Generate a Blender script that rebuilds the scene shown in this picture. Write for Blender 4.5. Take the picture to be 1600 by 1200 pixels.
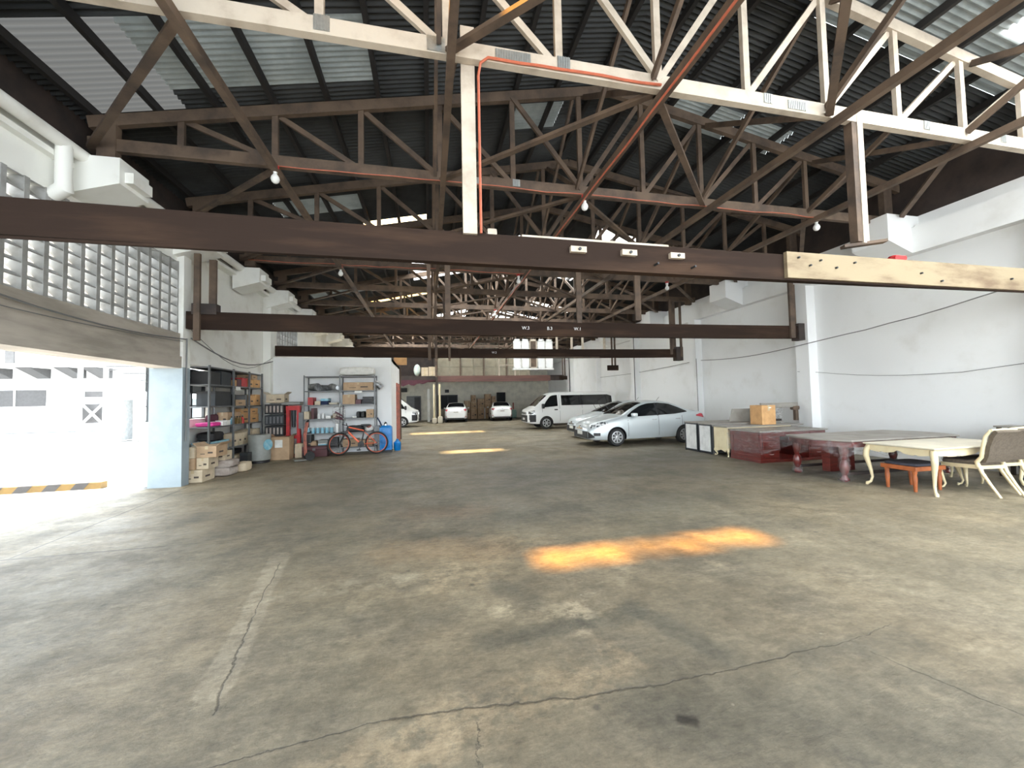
import bpy, bmesh, math, random
import numpy as np
from mathutils import Vector, Matrix, Euler
random.seed(7)
PI = math.pi
sc = bpy.context.scene
for o in list(bpy.data.objects): bpy.data.objects.remove(o)
# ------------------------------------------------------------ camera
H = 1.6
YAW, PITCH, ROLL = map(math.radians, (12.1, 2.35, -1.2))
fw = Vector((math.sin(YAW)*math.cos(PITCH), math.cos(YAW)*math.cos(PITCH), math.sin(PITCH)))
rt = Vector((math.cos(YAW), -math.sin(YAW), 0)); up = rt.cross(fw)
r2 = math.cos(ROLL)*rt + math.sin(ROLL)*up; u2 = -math.sin(ROLL)*rt + math.cos(ROLL)*up
cam = bpy.data.cameras.new('camera'); co = bpy.data.objects.new('camera', cam)
sc.collection.objects.link(co); sc.camera = co
M4 = Matrix((( r2.x, u2.x, -fw.x, 0), (r2.y, u2.y, -fw.y, 0), (r2.z, u2.z, -fw.z, H), (0,0,0,1)))
co.matrix_world = M4
cam.sensor_fit = 'HORIZONTAL'; cam.sensor_width = 36; cam.lens = 605/1600*36
cam.clip_start = .05; cam.clip_end = 400
# ------------------------------------------------------------ world, sun, exposure
W = bpy.data.worlds.new('world'); sc.world = W; W.use_nodes = True
bg = W.node_tree.nodes['Background']; bg.inputs[0].default_value = (.86,.94,1,1); bg.inputs[1].default_value = 6.5
sun = bpy.data.lights.new('sun', 'SUN'); so = bpy.data.objects.new('sun', sun); sc.collection.objects.link(so)
sun.energy = 32; sun.angle = math.radians(3.0); sun.color = (1,.93,.82)
so.rotation_euler = Vector((2.3,.42,-7)).to_track_quat('-Z','Y').to_euler()
sc.view_settings.view_transform = 'Standard'; sc.view_settings.look = 'None'
sc.view_settings.exposure = 0.22; sc.view_settings.gamma = 1; sc.view_settings.use_curve_mapping = False
cy = sc.cycles
cy.max_bounces = 10; cy.diffuse_bounces = 6; cy.transparent_max_bounces = 12; cy.caustics_reflective = False; cy.caustics_refractive = False
cy.sample_clamp_indirect = 8; cy.use_denoising = True
# ------------------------------------------------------------ materials
class NB:
    def __init__(s, name):
        s.m = bpy.data.materials.new(name); s.m.use_nodes = True; s.t = s.m.node_tree; s.n = s.t.nodes; s.l = s.t.links
        s.b = s.n['Principled BSDF']; s.tc = s.n.new('ShaderNodeTexCoord')
    def node(s, typ, **k):
        n = s.n.new(typ)
        for a, v in k.items(): setattr(n, a, v)
        return n
    def put(s, sock, v):
        if isinstance(v, bpy.types.NodeSocket): s.l.new(v, sock)
        elif isinstance(v, (tuple, list)) and len(v) == 3 and sock.type == 'RGBA': sock.default_value = (*v, 1)
        else: sock.default_value = v
    def math(s, op, a, b=0, c=None, clamp=False):
        n = s.node('ShaderNodeMath', operation=op, use_clamp=clamp); s.put(n.inputs[0], a); s.put(n.inputs[1], b)
        if c is not None: s.put(n.inputs[2], c)
        return n.outputs[0]
    def noise(s, scale, detail=4, rough=.55, vec=None, stretch=None):
        v = vec or s.tc.outputs['Object']
        if stretch:
            mp = s.node('ShaderNodeMapping'); s.l.new(v, mp.inputs[0]); mp.inputs['Scale'].default_value = stretch; v = mp.outputs[0]
        n = s.node('ShaderNodeTexNoise'); s.l.new(v, n.inputs['Vector']); n.inputs['Scale'].default_value = scale
        n.inputs['Detail'].default_value = detail; n.inputs['Roughness'].default_value = rough
        return n.outputs[0]
    def ramp(s, fac, lo, hi):
        n = s.node('ShaderNodeMapRange', interpolation_type='SMOOTHSTEP'); s.put(n.inputs[0], fac); n.inputs[1].default_value = lo; n.inputs[2].default_value = hi
        return n.outputs[0]
    def mix(s, fac, a, b):
        n = s.node('ShaderNodeMix', data_type='RGBA'); s.put(n.inputs[0], fac); s.put(n.inputs[6], a); s.put(n.inputs[7], b); return n.outputs[2]
    def bump(s, h, strength=.3, dist=.01):
        n = s.node('ShaderNodeBump'); s.put(n.inputs['Height'], h); n.inputs['Strength'].default_value = strength; n.inputs['Distance'].default_value = dist
        s.l.new(n.outputs[0], s.b.inputs['Normal'])
def mat(name, col, rough=.7, metal=0, col2=None, nscale=6, lo=.35, hi=.7, stretch=None, bump=0, bscale=40, spec=None, coat=0):
    nb = NB(name); b = nb.b
    b.inputs['Roughness'].default_value = rough; b.inputs['Metallic'].default_value = metal
    if spec is not None: b.inputs['Specular IOR Level'].default_value = spec
    if coat: b.inputs['Coat Weight'].default_value = coat; b.inputs['Coat Roughness'].default_value = .06
    if col2 is None: col2 = tuple(c*.8 for c in col)
    f = nb.ramp(nb.noise(nscale, 5, .6, stretch=stretch), lo, hi)
    nb.put(b.inputs['Base Color'], nb.mix(f, col, col2))
    if bump: nb.bump(nb.noise(bscale, 3, stretch=stretch), bump)
    return nb.m
M = {}
M['wall'] = mat('white_wall_paint', (.80,.81,.81), .75, col2=(.70,.70,.68), nscale=1.3, lo=.5, hi=.85, bump=.12, bscale=14)
M['wall_left'] = mat('old_white_wall', (.82,.82,.78), .8, col2=(.64,.62,.56), nscale=1.6, lo=.45, hi=.8, bump=.15, bscale=12)
M['screen'] = mat('gray_white_block_screen', (.36,.36,.35), .85, spec=.1, col2=(.26,.255,.24), nscale=4)
M['dull_glass'] = mat('dull_dark_glass', (.02,.022,.025), .45, spec=.15)
M['pillar_blue'] = mat('pale_blue_paint', (.31,.365,.40), .8, spec=.2, col2=(.27,.325,.36), nscale=3, bump=.1)
M['lintel'] = mat('weathered_concrete', (.43,.385,.33), .85, col2=(.29,.26,.22), nscale=2.2, bump=.25, bscale=20, stretch=(1,.4,2))
M['farwall'] = mat('cream_wall', (.84,.81,.70), .8, nscale=2)
M['wood'] = mat('brown_timber', (.13,.088,.06), .75, col2=(.06,.042,.032), nscale=2.5, bump=.2, bscale=30)
M['wood_lt'] = mat('pale_timber', (.54,.47,.385), .7, col2=(.38,.315,.25), nscale=3, lo=.4, hi=.75, bump=.2, bscale=30)
M['wood_dk'] = mat('dark_timber', (.05,.035,.03), .75, col2=(.025,.02,.018), nscale=2.5)
M['girder'] = mat('dark_brown_girder_timber', (.030,.020,.016), .88, spec=.06, col2=(.062,.038,.026), nscale=1.3, lo=.45, hi=.75, stretch=(.35,1,3), bump=.2, bscale=25)
M['girder_new'] = mat('bare_yellow_timber', (.31,.25,.165), .75, spec=.15, col2=(.17,.12,.08), nscale=1.6, lo=.45, hi=.7, stretch=(.5,1,2), bump=.15)
M['purlin'] = mat('black_purlin', (.02,.018,.018), .8)
M['roof'] = mat('aged_galvanised_sheet', (.040,.044,.047), .6, .1, col2=(.018,.020,.022), nscale=.9, lo=.35, hi=.65)
M['plate'] = mat('galvanised_nail_plate', (.42,.44,.43), .45, .7, nscale=20)
M['steel_gray'] = mat('gray_steel', (.17,.175,.18), .5, .3, nscale=8)
M['steel_dark'] = mat('dark_steel', (.04,.045,.05), .5, .3)
M['conduit'] = mat('orange_red_conduit', (.50,.13,.07), .45, nscale=9)
M['cable'] = mat('gray_cable', (.18,.18,.18), .6)
M['white_pl'] = mat('white_plastic', (.82,.82,.80), .35)
M['bulb'] = mat('milky_bulb', (.85,.86,.84), .2)
M['red'] = mat('red_paint', (.55,.03,.035), .4, col2=(.35,.02,.02))
M['pink'] = mat('bright_pink', (.85,.06,.35), .5)
M['orange'] = mat('orange_red_paint', (.85,.17,.08), .3, coat=.4)
M['rustred'] = mat('faded_red_paint', (.45,.13,.09), .6, col2=(.25,.10,.08), nscale=12)
M['blue'] = mat('bright_blue_plastic', (.0,.20,.55), .35, col2=(.0,.15,.45))
M['ltblue'] = mat('sky_blue_tin', (.16,.42,.55), .4, col2=(.35,.55,.62), nscale=9)
M['navy'] = mat('navy_fabric', (.015,.03,.08), .9, col2=(.01,.015,.04), nscale=5, bump=.5, bscale=6)
M['black'] = mat('black_plastic', (.018,.018,.02), .5)
M['rubber'] = mat('black_rubber', (.02,.02,.02), .75)
M['carton'] = mat('brown_cardboard', (.46,.32,.20), .85, col2=(.38,.26,.16), nscale=5)
M['carton_or'] = mat('orange_cardboard', (.62,.36,.16), .8, col2=(.50,.28,.12), nscale=5)
M['carton_pale'] = mat('pale_cardboard', (.60,.50,.36), .85)
M['tape'] = mat('tan_tape', (.55,.43,.26), .3)
M['paper'] = mat('white_paper', (.78,.78,.74), .7)
M['ink'] = mat('dark_print', (.08,.06,.05), .7)
M['sack'] = mat('brown_gray_sack', (.30,.25,.22), .8, col2=(.45,.40,.36), nscale=5, bump=.4, bscale=10)
M['foil'] = mat('dull_silver_duct', (.35,.36,.36), .35, .5, col2=(.12,.12,.12), nscale=10, bump=.5, bscale=18)
M['drum'] = mat('gray_painted_drum', (.28,.29,.27), .5, nscale=4)
M['maroon'] = mat('maroon_box', (.09,.025,.03), .5)
M['cream'] = mat('cream_lacquer', (.76,.66,.43), .35, col2=(.70,.58,.36), nscale=5, coat=.2)
M['cream_top'] = mat('dusty_cream_top', (.60,.55,.44), .55, col2=(.50,.46,.38), nscale=3)
M['dust_top'] = mat('dusty_gray_top', (.30,.28,.25), .6, col2=(.22,.20,.18), nscale=3)
M['mahog'] = mat('red_mahogany', (.15,.020,.016), .3, col2=(.075,.012,.010), nscale=4, stretch=(1,1,6), coat=.5)
M['orangewood'] = mat('orange_brown_wood', (.42,.12,.035), .35, col2=(.28,.07,.02), nscale=6, coat=.3)
M['uphol'] = mat('taupe_upholstery', (.135,.108,.082), .95, col2=(.10,.08,.06), nscale=30, bump=.3, bscale=160)
M['uphol_dk'] = mat('dark_seat', (.045,.045,.06), .9)
M['paint_w'] = mat('white_car_paint', (.82,.83,.82), .3, coat=.6, col2=(.82,.83,.82))
M['paint_s'] = mat('silver_car_paint', (.60,.65,.67), .38, .45, coat=.6, nscale=1, col2=(.60,.65,.67))
M['glass_dk'] = mat('dark_tinted_glass', (.012,.014,.016), .06, spec=.8)
M['lamp'] = mat('clear_headlamp', (.85,.87,.88), .15, .2, col2=(.05,.055,.06), nscale=13, lo=.44, hi=.56)
M['tail'] = mat('red_tail_lamp', (.55,.02,.05), .15, coat=.5)
M['chrome'] = mat('chrome', (.75,.75,.76), .15, 1)
M['rim'] = mat('silver_rim', (.55,.56,.57), .35, .6)
M['ground_out'] = mat('bright_yard_concrete', (.34,.34,.335), .8, col2=(.30,.30,.30), nscale=1)
M['bld_white'] = mat('white_building', (.80,.82,.83), .8)
M['bld_gray'] = mat('gray_shutter', (.06,.06,.063), .6)
M['yellow'] = mat('yellow_stripe', (.13,.075,.010), .6)
M['asph'] = mat('dark_stripe', (.040,.038,.038), .8)
M['plywood'] = mat('dull_plywood', (.30,.27,.20), .8, col2=(.22,.20,.15), nscale=3)
M['redwood'] = mat('reddish_plank', (.16,.075,.06), .6, col2=(.09,.045,.04), nscale=2, stretch=(.3,1,4))
M['violet_cloth'] = mat('dark_maroon_cloth', (.10,.035,.05), .9)
M['green_pl'] = mat('pale_green_plastic', (.35,.55,.48), .5)
M['globe'] = mat('pale_globe', (.45,.60,.60), .5, nscale=9, col2=(.7,.7,.6))
def film():
    nb = NB('clear_plastic_film'); b = nb.b
    b.inputs['Base Color'].default_value = (.40,.39,.39,1); b.inputs['Roughness'].default_value = .12
    tr = nb.node('ShaderNodeBsdfTransparent'); mx = nb.node('ShaderNodeMixShader')
    f = nb.ramp(nb.noise(9, 5, .7, stretch=(1,1,2.5)), .42, .68)
    f = nb.math('MULTIPLY_ADD', f, .34, .06)
    nb.l.new(f, mx.inputs[0]); nb.l.new(tr.outputs[0], mx.inputs[1]); nb.l.new(b.outputs[0], mx.inputs[2])
    nb.l.new(mx.outputs[0], nb.n['Material Output'].inputs[0]); nb.bump(nb.noise(14, 4), 1, .03); return nb.m
M['film'] = film()
def skymat(name, col, tf, df):
    nb = NB(name); out = nb.n['Material Output']
    tr = nb.node('ShaderNodeBsdfTransparent'); tr.inputs[0].default_value = (*[c*tf for c in col], 1)
    tl = nb.node('ShaderNodeBsdfTranslucent'); tl.inputs[0].default_value = (*[c*df for c in col], 1)
    ad = nb.node('ShaderNodeAddShader'); nb.l.new(tr.outputs[0], ad.inputs[0]); nb.l.new(tl.outputs[0], ad.inputs[1]); nb.l.new(ad.outputs[0], out.inputs[0])
    return nb.m
M['sky_amber'] = skymat('amber_roof_sheet', (1,.47,.07), .95, .03)
M['sky_warm'] = skymat('yellowed_roof_sheet', (1,.82,.5), .9, .1)
M['sky_clear'] = skymat('clear_roof_sheet', (1,.97,.9), .3, .4)
M['sky_mid'] = skymat('thin_grimy_roof_sheet', (.95,.98,1), .0, .018)
M['sky_milk'] = skymat('milky_roof_sheet', (.95,.98,1), .0, 1.0)
M['sky_dim'] = mat('grimy_roof_sheet', (.26,.285,.285), .5, .1, col2=(.15,.17,.17), nscale=1.5)
_t = M['sky_dim'].node_tree; _tl = _t.nodes.new('ShaderNodeBsdfTranslucent'); _tl.inputs[0].default_value = (.004,.0045,.0045,1); _ad = _t.nodes.new('ShaderNodeAddShader')
_t.links.new(_t.nodes['Principled BSDF'].outputs[0], _ad.inputs[0]); _t.links.new(_tl.outputs[0], _ad.inputs[1]); _t.links.new(_ad.outputs[0], _t.nodes['Material Output'].inputs[0])
# ------------------------------------------------------------ geometry helpers
def V(*a): return Vector(a)
class MB:
    def __init__(s): s.v = []; s.f = []; s.sm = []; s.mi = []
    def add(s, vs, fs, smooth=False, mi=0):
        k = len(s.v); s.v += [tuple(v) for v in vs]; s.f += [tuple(i+k for i in f) for f in fs]
        s.sm += [smooth]*len(fs); s.mi += [mi]*len(fs); return s
    def box(s, x0, x1, y0, y1, z0, z1, mi=0):
        return s.add([(x,y,z) for z in (z0,z1) for y in (y0,y1) for x in (x0,x1)], [(0,2,3,1),(4,5,7,6),(0,1,5,4),(2,6,7,3),(0,4,6,2),(1,3,7,5)], False, mi)
    def bar(s, p, q, w, h, upv=(0,0,1), mi=0):
        p, q = Vector(p), Vector(q); d = (q-p).normalized(); u = Vector(upv)
        if abs(d.dot(u)) > .97: u = Vector((0,1,0))
        r = d.cross(u).normalized()*w/2; t = r.cross(d).normalized()*h/2
        vs = [a+i*r+j*t for a in (p,q) for i, j in ((-1,-1),(1,-1),(1,1),(-1,1))]
        return s.add(vs, [(0,1,2,3),(7,6,5,4),(0,4,5,1),(1,5,6,2),(2,6,7,3),(3,7,4,0)], False, mi)
    def tube(s, pts, r, n=8, cap=True, squash=1):
        pts = [Vector(p) for p in pts]; R = r if isinstance(r, (list,tuple)) else [r]*len(pts); vs = []; fs = []
        prev = None
        for i, p in enumerate(pts):
            d = (pts[min(i+1,len(pts)-1)]-pts[max(i-1,0)]).normalized()
            if prev is None:
                a = Vector((0,0,1)) if abs(d.z) < .9 else Vector((1,0,0)); prev = d.cross(a).normalized()
            u = (prev-d*prev.dot(d)).normalized(); w = d.cross(u); prev = u
            vs += [p+(u*math.cos(2*PI*k/n)+w*math.sin(2*PI*k/n)*squash)*R[i] for k in range(n)]
        for i in range(len(pts)-1):
            for k in range(n): fs.append((i*n+k, i*n+(k+1)%n, (i+1)*n+(k+1)%n, (i+1)*n+k))
        if cap: fs += [tuple(range(n))[::-1], tuple((len(pts)-1)*n+k for k in range(n))]
        return s.add(vs, fs, True)
    def lathe(s, prof, c=(0,0,0), axis='z', n=24, cap=True):
        vs = []; fs = []
        for r, h in prof:
            for k in range(n):
                a = 2*PI*k/n; x, y = r*math.cos(a), r*math.sin(a)
                p = (x,y,h) if axis == 'z' else (x,h,y) if axis == 'y' else (h,x,y)
                vs.append((p[0]+c[0], p[1]+c[1], p[2]+c[2]))
        for i in range(len(prof)-1):
            for k in range(n): fs.append((i*n+k, i*n+(k+1)%n, (i+1)*n+(k+1)%n, (i+1)*n+k))
        if cap and prof[0][0] > 1e-4: fs.append(tuple(range(n))[::-1])
        if cap and prof[-1][0] > 1e-4: fs.append(tuple((len(prof)-1)*n+k for k in range(n)))
        return s.add(vs, fs, True)
    def ball(s, c, r, n=12, sq=(1,1,1)):
        m = n//2; prof = [(math.sin(PI*i/m), -math.cos(PI*i/m)) for i in range(m+1)]
        k = len(s.v); s.lathe([(a,b) for a, b in prof], n=n)
        for i in range(k, len(s.v)):
            v = s.v[i]; s.v[i] = (c[0]+v[0]*r*sq[0], c[1]+v[1]*r*sq[1], c[2]+v[2]*r*sq[2])
        return s
    def prism(s, poly, z0, z1, plane='xy', mi=0):
        n = len(poly)
        def P(a, b, c): return (a,b,c) if plane == 'xy' else (a,c,b) if plane == 'xz' else (c,a,b)
        vs = [P(a,b,z0) for a, b in poly]+[P(a,b,z1) for a, b in poly]
        return s.add(vs, [tuple(range(n))[::-1], tuple(range(n,2*n))]+[(i,(i+1)%n,(i+1)%n+n,i+n) for i in range(n)], False, mi)
    def soft(s, x0, x1, y0, y1, z0, z1, n=6, bulge=.12, jit=.0, seed=1):
        """a cushion-like rounded box"""
        rnd = random.Random(seed); bm = bmesh.new(); bmesh.ops.create_cube(bm, size=2)
        bmesh.ops.subdivide_edges(bm, edges=bm.edges[:], cuts=n-1, use_grid_fill=True)
        vs = []
        for v in bm.verts:
            c = v.co; m = (abs(c.x)**6+abs(c.y)**6+abs(c.z)**6)**(1/6); c = c/m*1.0
            c = Vector([q*(1+rnd.uniform(-jit,jit)) for q in c])
            vs.append(((x0+x1)/2+c.x*(x1-x0)/2, (y0+y1)/2+c.y*(y1-y0)/2, max(z0,(z0+z1)/2+c.z*(z1-z0)/2)))
        bm.verts.index_update(); fs = [tuple(v.index for v in f.verts) for f in bm.faces]; bm.free()
        return s.add(vs, fs, True)
    def build(s, name, m, parent=None, bevel=0, **props):
        me = bpy.data.meshes.new(name); me.from_pydata(s.v, [], s.f)
        ms = m if isinstance(m, list) else [m]
        for q in ms: me.materials.append(M[q] if isinstance(q, str) else q)
        me.polygons.foreach_set('use_smooth', s.sm); me.polygons.foreach_set('material_index', s.mi)
        if any(s.sm):
            bm = bmesh.new(); bm.from_mesh(me); bmesh.ops.recalc_face_normals(bm, faces=bm.faces[:]); bm.to_mesh(me); bm.free()
            try: me.set_sharp_from_angle(angle=math.radians(42))
            except Exception: pass
        o = bpy.data.objects.new(name, me); sc.collection.objects.link(o)
        if parent: o.parent = parent
        if bevel:
            b = o.modifiers.new('bevel', 'BEVEL'); b.width = bevel; b.segments = 2; b.limit_method = 'ANGLE'
        for k, v in props.items(): o[k] = v
        return o
def thing(name, label, cat, loc=(0,0,0), rz=0, group=None):
    o = bpy.data.objects.new(name, None); sc.collection.objects.link(o); o.location = loc; o.rotation_euler = (0,0,rz); o.empty_display_size = .1
    tag(o, label, cat, group); return o
def tag(o, label, cat, group=None, kind=None):
    if label: o['label'] = label
    if cat: o['category'] = cat
    if group: o['group'] = group
    if kind: o['kind'] = kind
    return o
def struct(mb, name, m, label=None, parent=None, **k):
    o = mb.build(name, m, parent, **k)
    if parent is None:
        o['kind'] = 'structure'
        if label: o['label'] = label
    return o
def copy_tree(o, parent=None):
    c = o.copy(); sc.collection.objects.link(c); c.parent = parent
    for ch in [x for x in bpy.data.objects if x.parent is o]: copy_tree(ch, c)
    return c
def text_part(txt, size, loc, rot, m, parent, name='lettering'):
    cu = bpy.data.curves.new(name, 'FONT'); cu.body = txt; cu.size = size; cu.extrude = .001; cu.align_x = 'CENTER'; cu.align_y = 'CENTER'
    o = bpy.data.objects.new(name, cu); sc.collection.objects.link(o)
    dg = bpy.context.evaluated_depsgraph_get(); me = bpy.data.meshes.new_from_object(o.evaluated_get(dg)); me.materials.clear(); me.materials.append(M[m])
    bpy.data.objects.remove(o); o = bpy.data.objects.new(name, me); sc.collection.objects.link(o); o.location = loc; o.rotation_euler = rot; o.parent = parent
    return o
# ------------------------------------------------------------ floor
def floor_mat():
    nb = NB('worn_concrete_floor'); oc = nb.tc.outputs['Object']
    big = nb.noise(.35, 4, .6); med = nb.noise(1.3, 6, .65); fine = nb.noise(11, 8, .75); grit = nb.noise(42, 4, .7); streak = nb.noise(1.1, 6, .7, stretch=(.35,1.6,1))
    c = nb.mix(nb.ramp(big, .38, .62), (.178,.163,.130), (.218,.186,.138))
    c = nb.mix(nb.math('MULTIPLY', nb.ramp(med, .45, .68), .75), c, (.125,.115,.098))
    c = nb.mix(nb.math('MULTIPLY', nb.ramp(streak, .52, .72), .55), c, (.255,.225,.178))
    c = nb.mix(nb.math('MULTIPLY', nb.ramp(fine, .5, .75), .35), c, (.245,.22,.178))
    c = nb.mix(nb.math('MULTIPLY', nb.ramp(grit, .56, .72), .35), c, (.10,.092,.08))
    c = nb.mix(nb.math('MULTIPLY', nb.ramp(nb.noise(3.1, 9, .78, stretch=(.6,1.5,1)), .54, .66), .45), c, (.30,.27,.215))
    c = nb.mix(nb.math('MULTIPLY', nb.ramp(nb.noise(2.3, 9, .8, stretch=(1.4,.7,1)), .56, .70), .5), c, (.105,.10,.088))
    # distorted coordinates
    ns = nb.node('ShaderNodeTexNoise'); nb.l.new(oc, ns.inputs[0]); ns.inputs['Scale'].default_value = 3.2; ns.inputs['Detail'].default_value = 12; ns.inputs['Roughness'].default_value = .72
    sub = nb.node('ShaderNodeVectorMath', operation='SUBTRACT'); nb.l.new(ns.outputs['Color'], sub.inputs[0]); sub.inputs[1].default_value = (.5,.5,.5)
    def coords(j):
        sc_ = nb.node('ShaderNodeVectorMath', operation='SCALE'); nb.l.new(sub.outputs[0], sc_.inputs[0]); sc_.inputs['Scale'].default_value = j
        ad = nb.node('ShaderNodeVectorMath', operation='ADD'); nb.l.new(oc, ad.inputs[0]); nb.l.new(sc_.outputs[0], ad.inputs[1])
        sx = nb.node('ShaderNodeSeparateXYZ'); nb.l.new(ad.outputs[0], sx.inputs[0]); return sx.outputs[0], sx.outputs[1]
    P = {j: coords(j) for j in (.03, .12, .35, .9)}
    def seg(ax, ay, bx, by, w0, w1, j=.12):
        x, y = P[j]; dx, dy = bx-ax, by-ay; L = dx*dx+dy*dy
        px = nb.math('SUBTRACT', x, ax); py = nb.math('SUBTRACT', y, ay)
        t = nb.math('ADD', nb.math('MULTIPLY', px, dx/L), nb.math('MULTIPLY', py, dy/L), clamp=True)
        ex = nb.math('SUBTRACT', px, nb.math('MULTIPLY', t, dx)); ey = nb.math('SUBTRACT', py, nb.math('MULTIPLY', t, dy))
        d = nb.math('SQRT', nb.math('ADD', nb.math('MULTIPLY', ex, ex), nb.math('MULTIPLY', ey, ey)))
        return nb.math('SUBTRACT', 1, nb.ramp(d, w0, w1))
    wear = nb.ramp(nb.noise(5, 8, .75), .42, .58)
    # pale worn areas and darker patches, each with a shape of its own
    for a, w0, w1, col, s, ragged in (
        ((.0,1.95,1.1,2.25), .05, .30, (.47,.40,.31), .8, True), ((-.9,1.7,.1,2.0), .02, .28, (.47,.40,.31), .75, True),
        ((.2,3.6,1.0,4.3), .1, .55, (.44,.38,.30), .75, True), ((-.6,3.4,.2,3.9), .05, .4, (.40,.36,.29), .6, True), ((.55,3.0,1.05,2.75), .03, .2, (.52,.48,.40), .8, True),
        ((1.0,2.6,1.1,2.9), .02, .14, (.55,.50,.42), .8, True), ((-1.4,3.6,-.2,3.75), .03, .16, (.42,.40,.35), .7, True), ((.3,1.5,1.6,1.2), .05, .35, (.40,.35,.28), .5, True),
        ((2.6,3.3,2.7,3.2), .02, .12, (.52,.47,.39), .7, True), ((1.6,3.1,1.75,3.4), .01, .1, (.50,.46,.38), .7, True)):
        m = seg(*a, w0, w1, .35); m = nb.math('MULTIPLY', m, wear) if ragged else m
        c = nb.mix(nb.math('MULTIPLY', m, s), c, tuple(q*k for q, k in zip(col, (.76,.73,.68))))
    for a, w0, w1, s in (((.35,2.62,1.5,2.7), .03, .13, .55), ((1.5,2.75,1.75,2.15), .04, .16, .55), ((.55,3.35,.75,3.0), .05, .2, .4), ((2.3,2.05,3.0,2.0), .02, .2, .45),
                         ((1.2,1.75,2.6,1.5), .1, .5, .35), ((.3,5.1,4.5,5.6), .1, .7, .30), ((2,8,7,9.5), .3, 1.6, .35), ((-.5,4.9,.5,4.7), .03, .2, .4), ((-4,4,-3,2.4), .1, 1.2, .25), ((5,3,7,6.2), .2, 1.2, .15)):
        c = nb.mix(nb.math('MULTIPLY', seg(*a, w0, w1, .9 if w1 > .4 else .35), s), c, (.075,.078,.072))
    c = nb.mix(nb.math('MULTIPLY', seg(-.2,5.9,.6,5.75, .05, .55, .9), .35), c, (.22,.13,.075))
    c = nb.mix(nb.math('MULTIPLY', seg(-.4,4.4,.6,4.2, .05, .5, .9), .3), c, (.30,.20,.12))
    # pale filler strip with a crack in it
    strip = nb.math('MULTIPLY', seg(-1.57,4.62,-1.2,2.56, .075, .105, .12), nb.math('ADD', nb.math('MULTIPLY', wear, .35), .65))
    c = nb.mix(nb.math('MULTIPLY', strip, .5), c, (.34,.31,.26))
    cracks = None
    for a, w, j in (((-1.5,4.4,-1.32,3.3), .004, .12), ((-1.32,3.3,-1.12,2.35), .009, .12), ((-5.2,5.27,-3.0,5.27), .026, .03), ((-3.0,5.27,.6,5.36), .009, .12), ((.6,5.36,4,5.3), .003, .12),
                    ((-4.45,5.3,-4.72,8.95), .022, .03), ((-4.72,8.95,-4.8,13), .01, .03), ((-1.4,1.98,-.2,2.12), .004, .12), ((-.2,2.12,1.2,2.0), .012, .12), ((1.2,2.0,2.5,2.06), .006, .12), ((2.5,2.06,3.1,2.13), .003, .12),
                    ((2.65,1.95,2.95,1.0), .008, .12), ((.2,1.95,.28,1.4), .003, .35), ((3.9,5.3,5.5,4.2), .003, .35), ((-4.9,9.1,10.6,9.15), .006, .03), ((2.9,5.3,2.9,20), .004, .12), ((-4.9,13.8,10.6,13.8), .006, .03)):
        m = seg(*a, w*.15, w*.8+.0035, j); cracks = m if cracks is None else nb.math('MAXIMUM', cracks, m)
    c = nb.mix(nb.math('MULTIPLY', cracks, .72), c, (.035,.03,.026))
    # floor light painted into the colour: dim middle, bright right front; front centre darkened
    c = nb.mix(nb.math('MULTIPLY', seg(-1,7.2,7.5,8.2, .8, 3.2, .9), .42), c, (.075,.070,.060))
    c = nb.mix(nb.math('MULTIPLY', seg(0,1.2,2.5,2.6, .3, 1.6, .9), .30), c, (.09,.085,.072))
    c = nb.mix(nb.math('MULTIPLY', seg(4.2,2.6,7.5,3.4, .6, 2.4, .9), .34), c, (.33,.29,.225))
    # hand scratches, pits and flecks
    pit = nb.node('ShaderNodeTexVoronoi'); nb.l.new(oc, pit.inputs['Vector']); pit.inputs['Scale'].default_value = 3.2
    pm = nb.math('MULTIPLY', nb.math('SUBTRACT', 1, nb.ramp(pit.outputs['Distance'], .03, .11)), nb.ramp(nb.noise(1.7, 2), .5, .62))
    c = nb.mix(nb.math('MULTIPLY', pm, .7), c, (.07,.065,.06))
    fl = nb.node('ShaderNodeTexVoronoi'); nb.l.new(oc, fl.inputs['Vector']); fl.inputs['Scale'].default_value = 5.5
    fm = nb.math('MULTIPLY', nb.math('SUBTRACT', 1, nb.ramp(fl.outputs['Distance'], .02, .07)), nb.ramp(nb.noise(2.3, 2), .56, .66))
    c = nb.mix(nb.math('MULTIPLY', fm, .8), c, (.40,.38,.33))
    hole = seg(1.21,1.78,1.26,1.75, .012, .045, .12)
    c = nb.mix(hole, c, (.04,.035,.03))
    def gain(c, f, lo, hi, g0, g1):
        mr = nb.node('ShaderNodeMapRange'); nb.put(mr.inputs[0], f); mr.inputs[1].default_value = lo; mr.inputs[2].default_value = hi; mr.inputs[3].default_value = g0; mr.inputs[4].default_value = g1
        vm = nb.node('ShaderNodeVectorMath', operation='SCALE'); nb.l.new(c, vm.inputs[0]); nb.l.new(mr.outputs[0], vm.inputs['Scale']); return vm.outputs[0]
    n1 = nb.noise(.9, 14, .82); n2 = nb.noise(7, 12, .85, stretch=(.7,1.3,1)); n3 = nb.noise(28, 6, .8, stretch=(.6,1.2,1))
    c = gain(c, n1, .36, .64, .68, 1.34); c = gain(c, n2, .36, .64, .70, 1.32); c = gain(c, n3, .35, .65, .80, 1.22)
    tw = nb.node('ShaderNodeVectorMath', operation='MULTIPLY'); nb.l.new(c, tw.inputs[0]); tw.inputs[1].default_value = (.97,.925,.82); c = tw.outputs[0]
    nb.put(nb.b.inputs['Base Color'], c)
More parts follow.
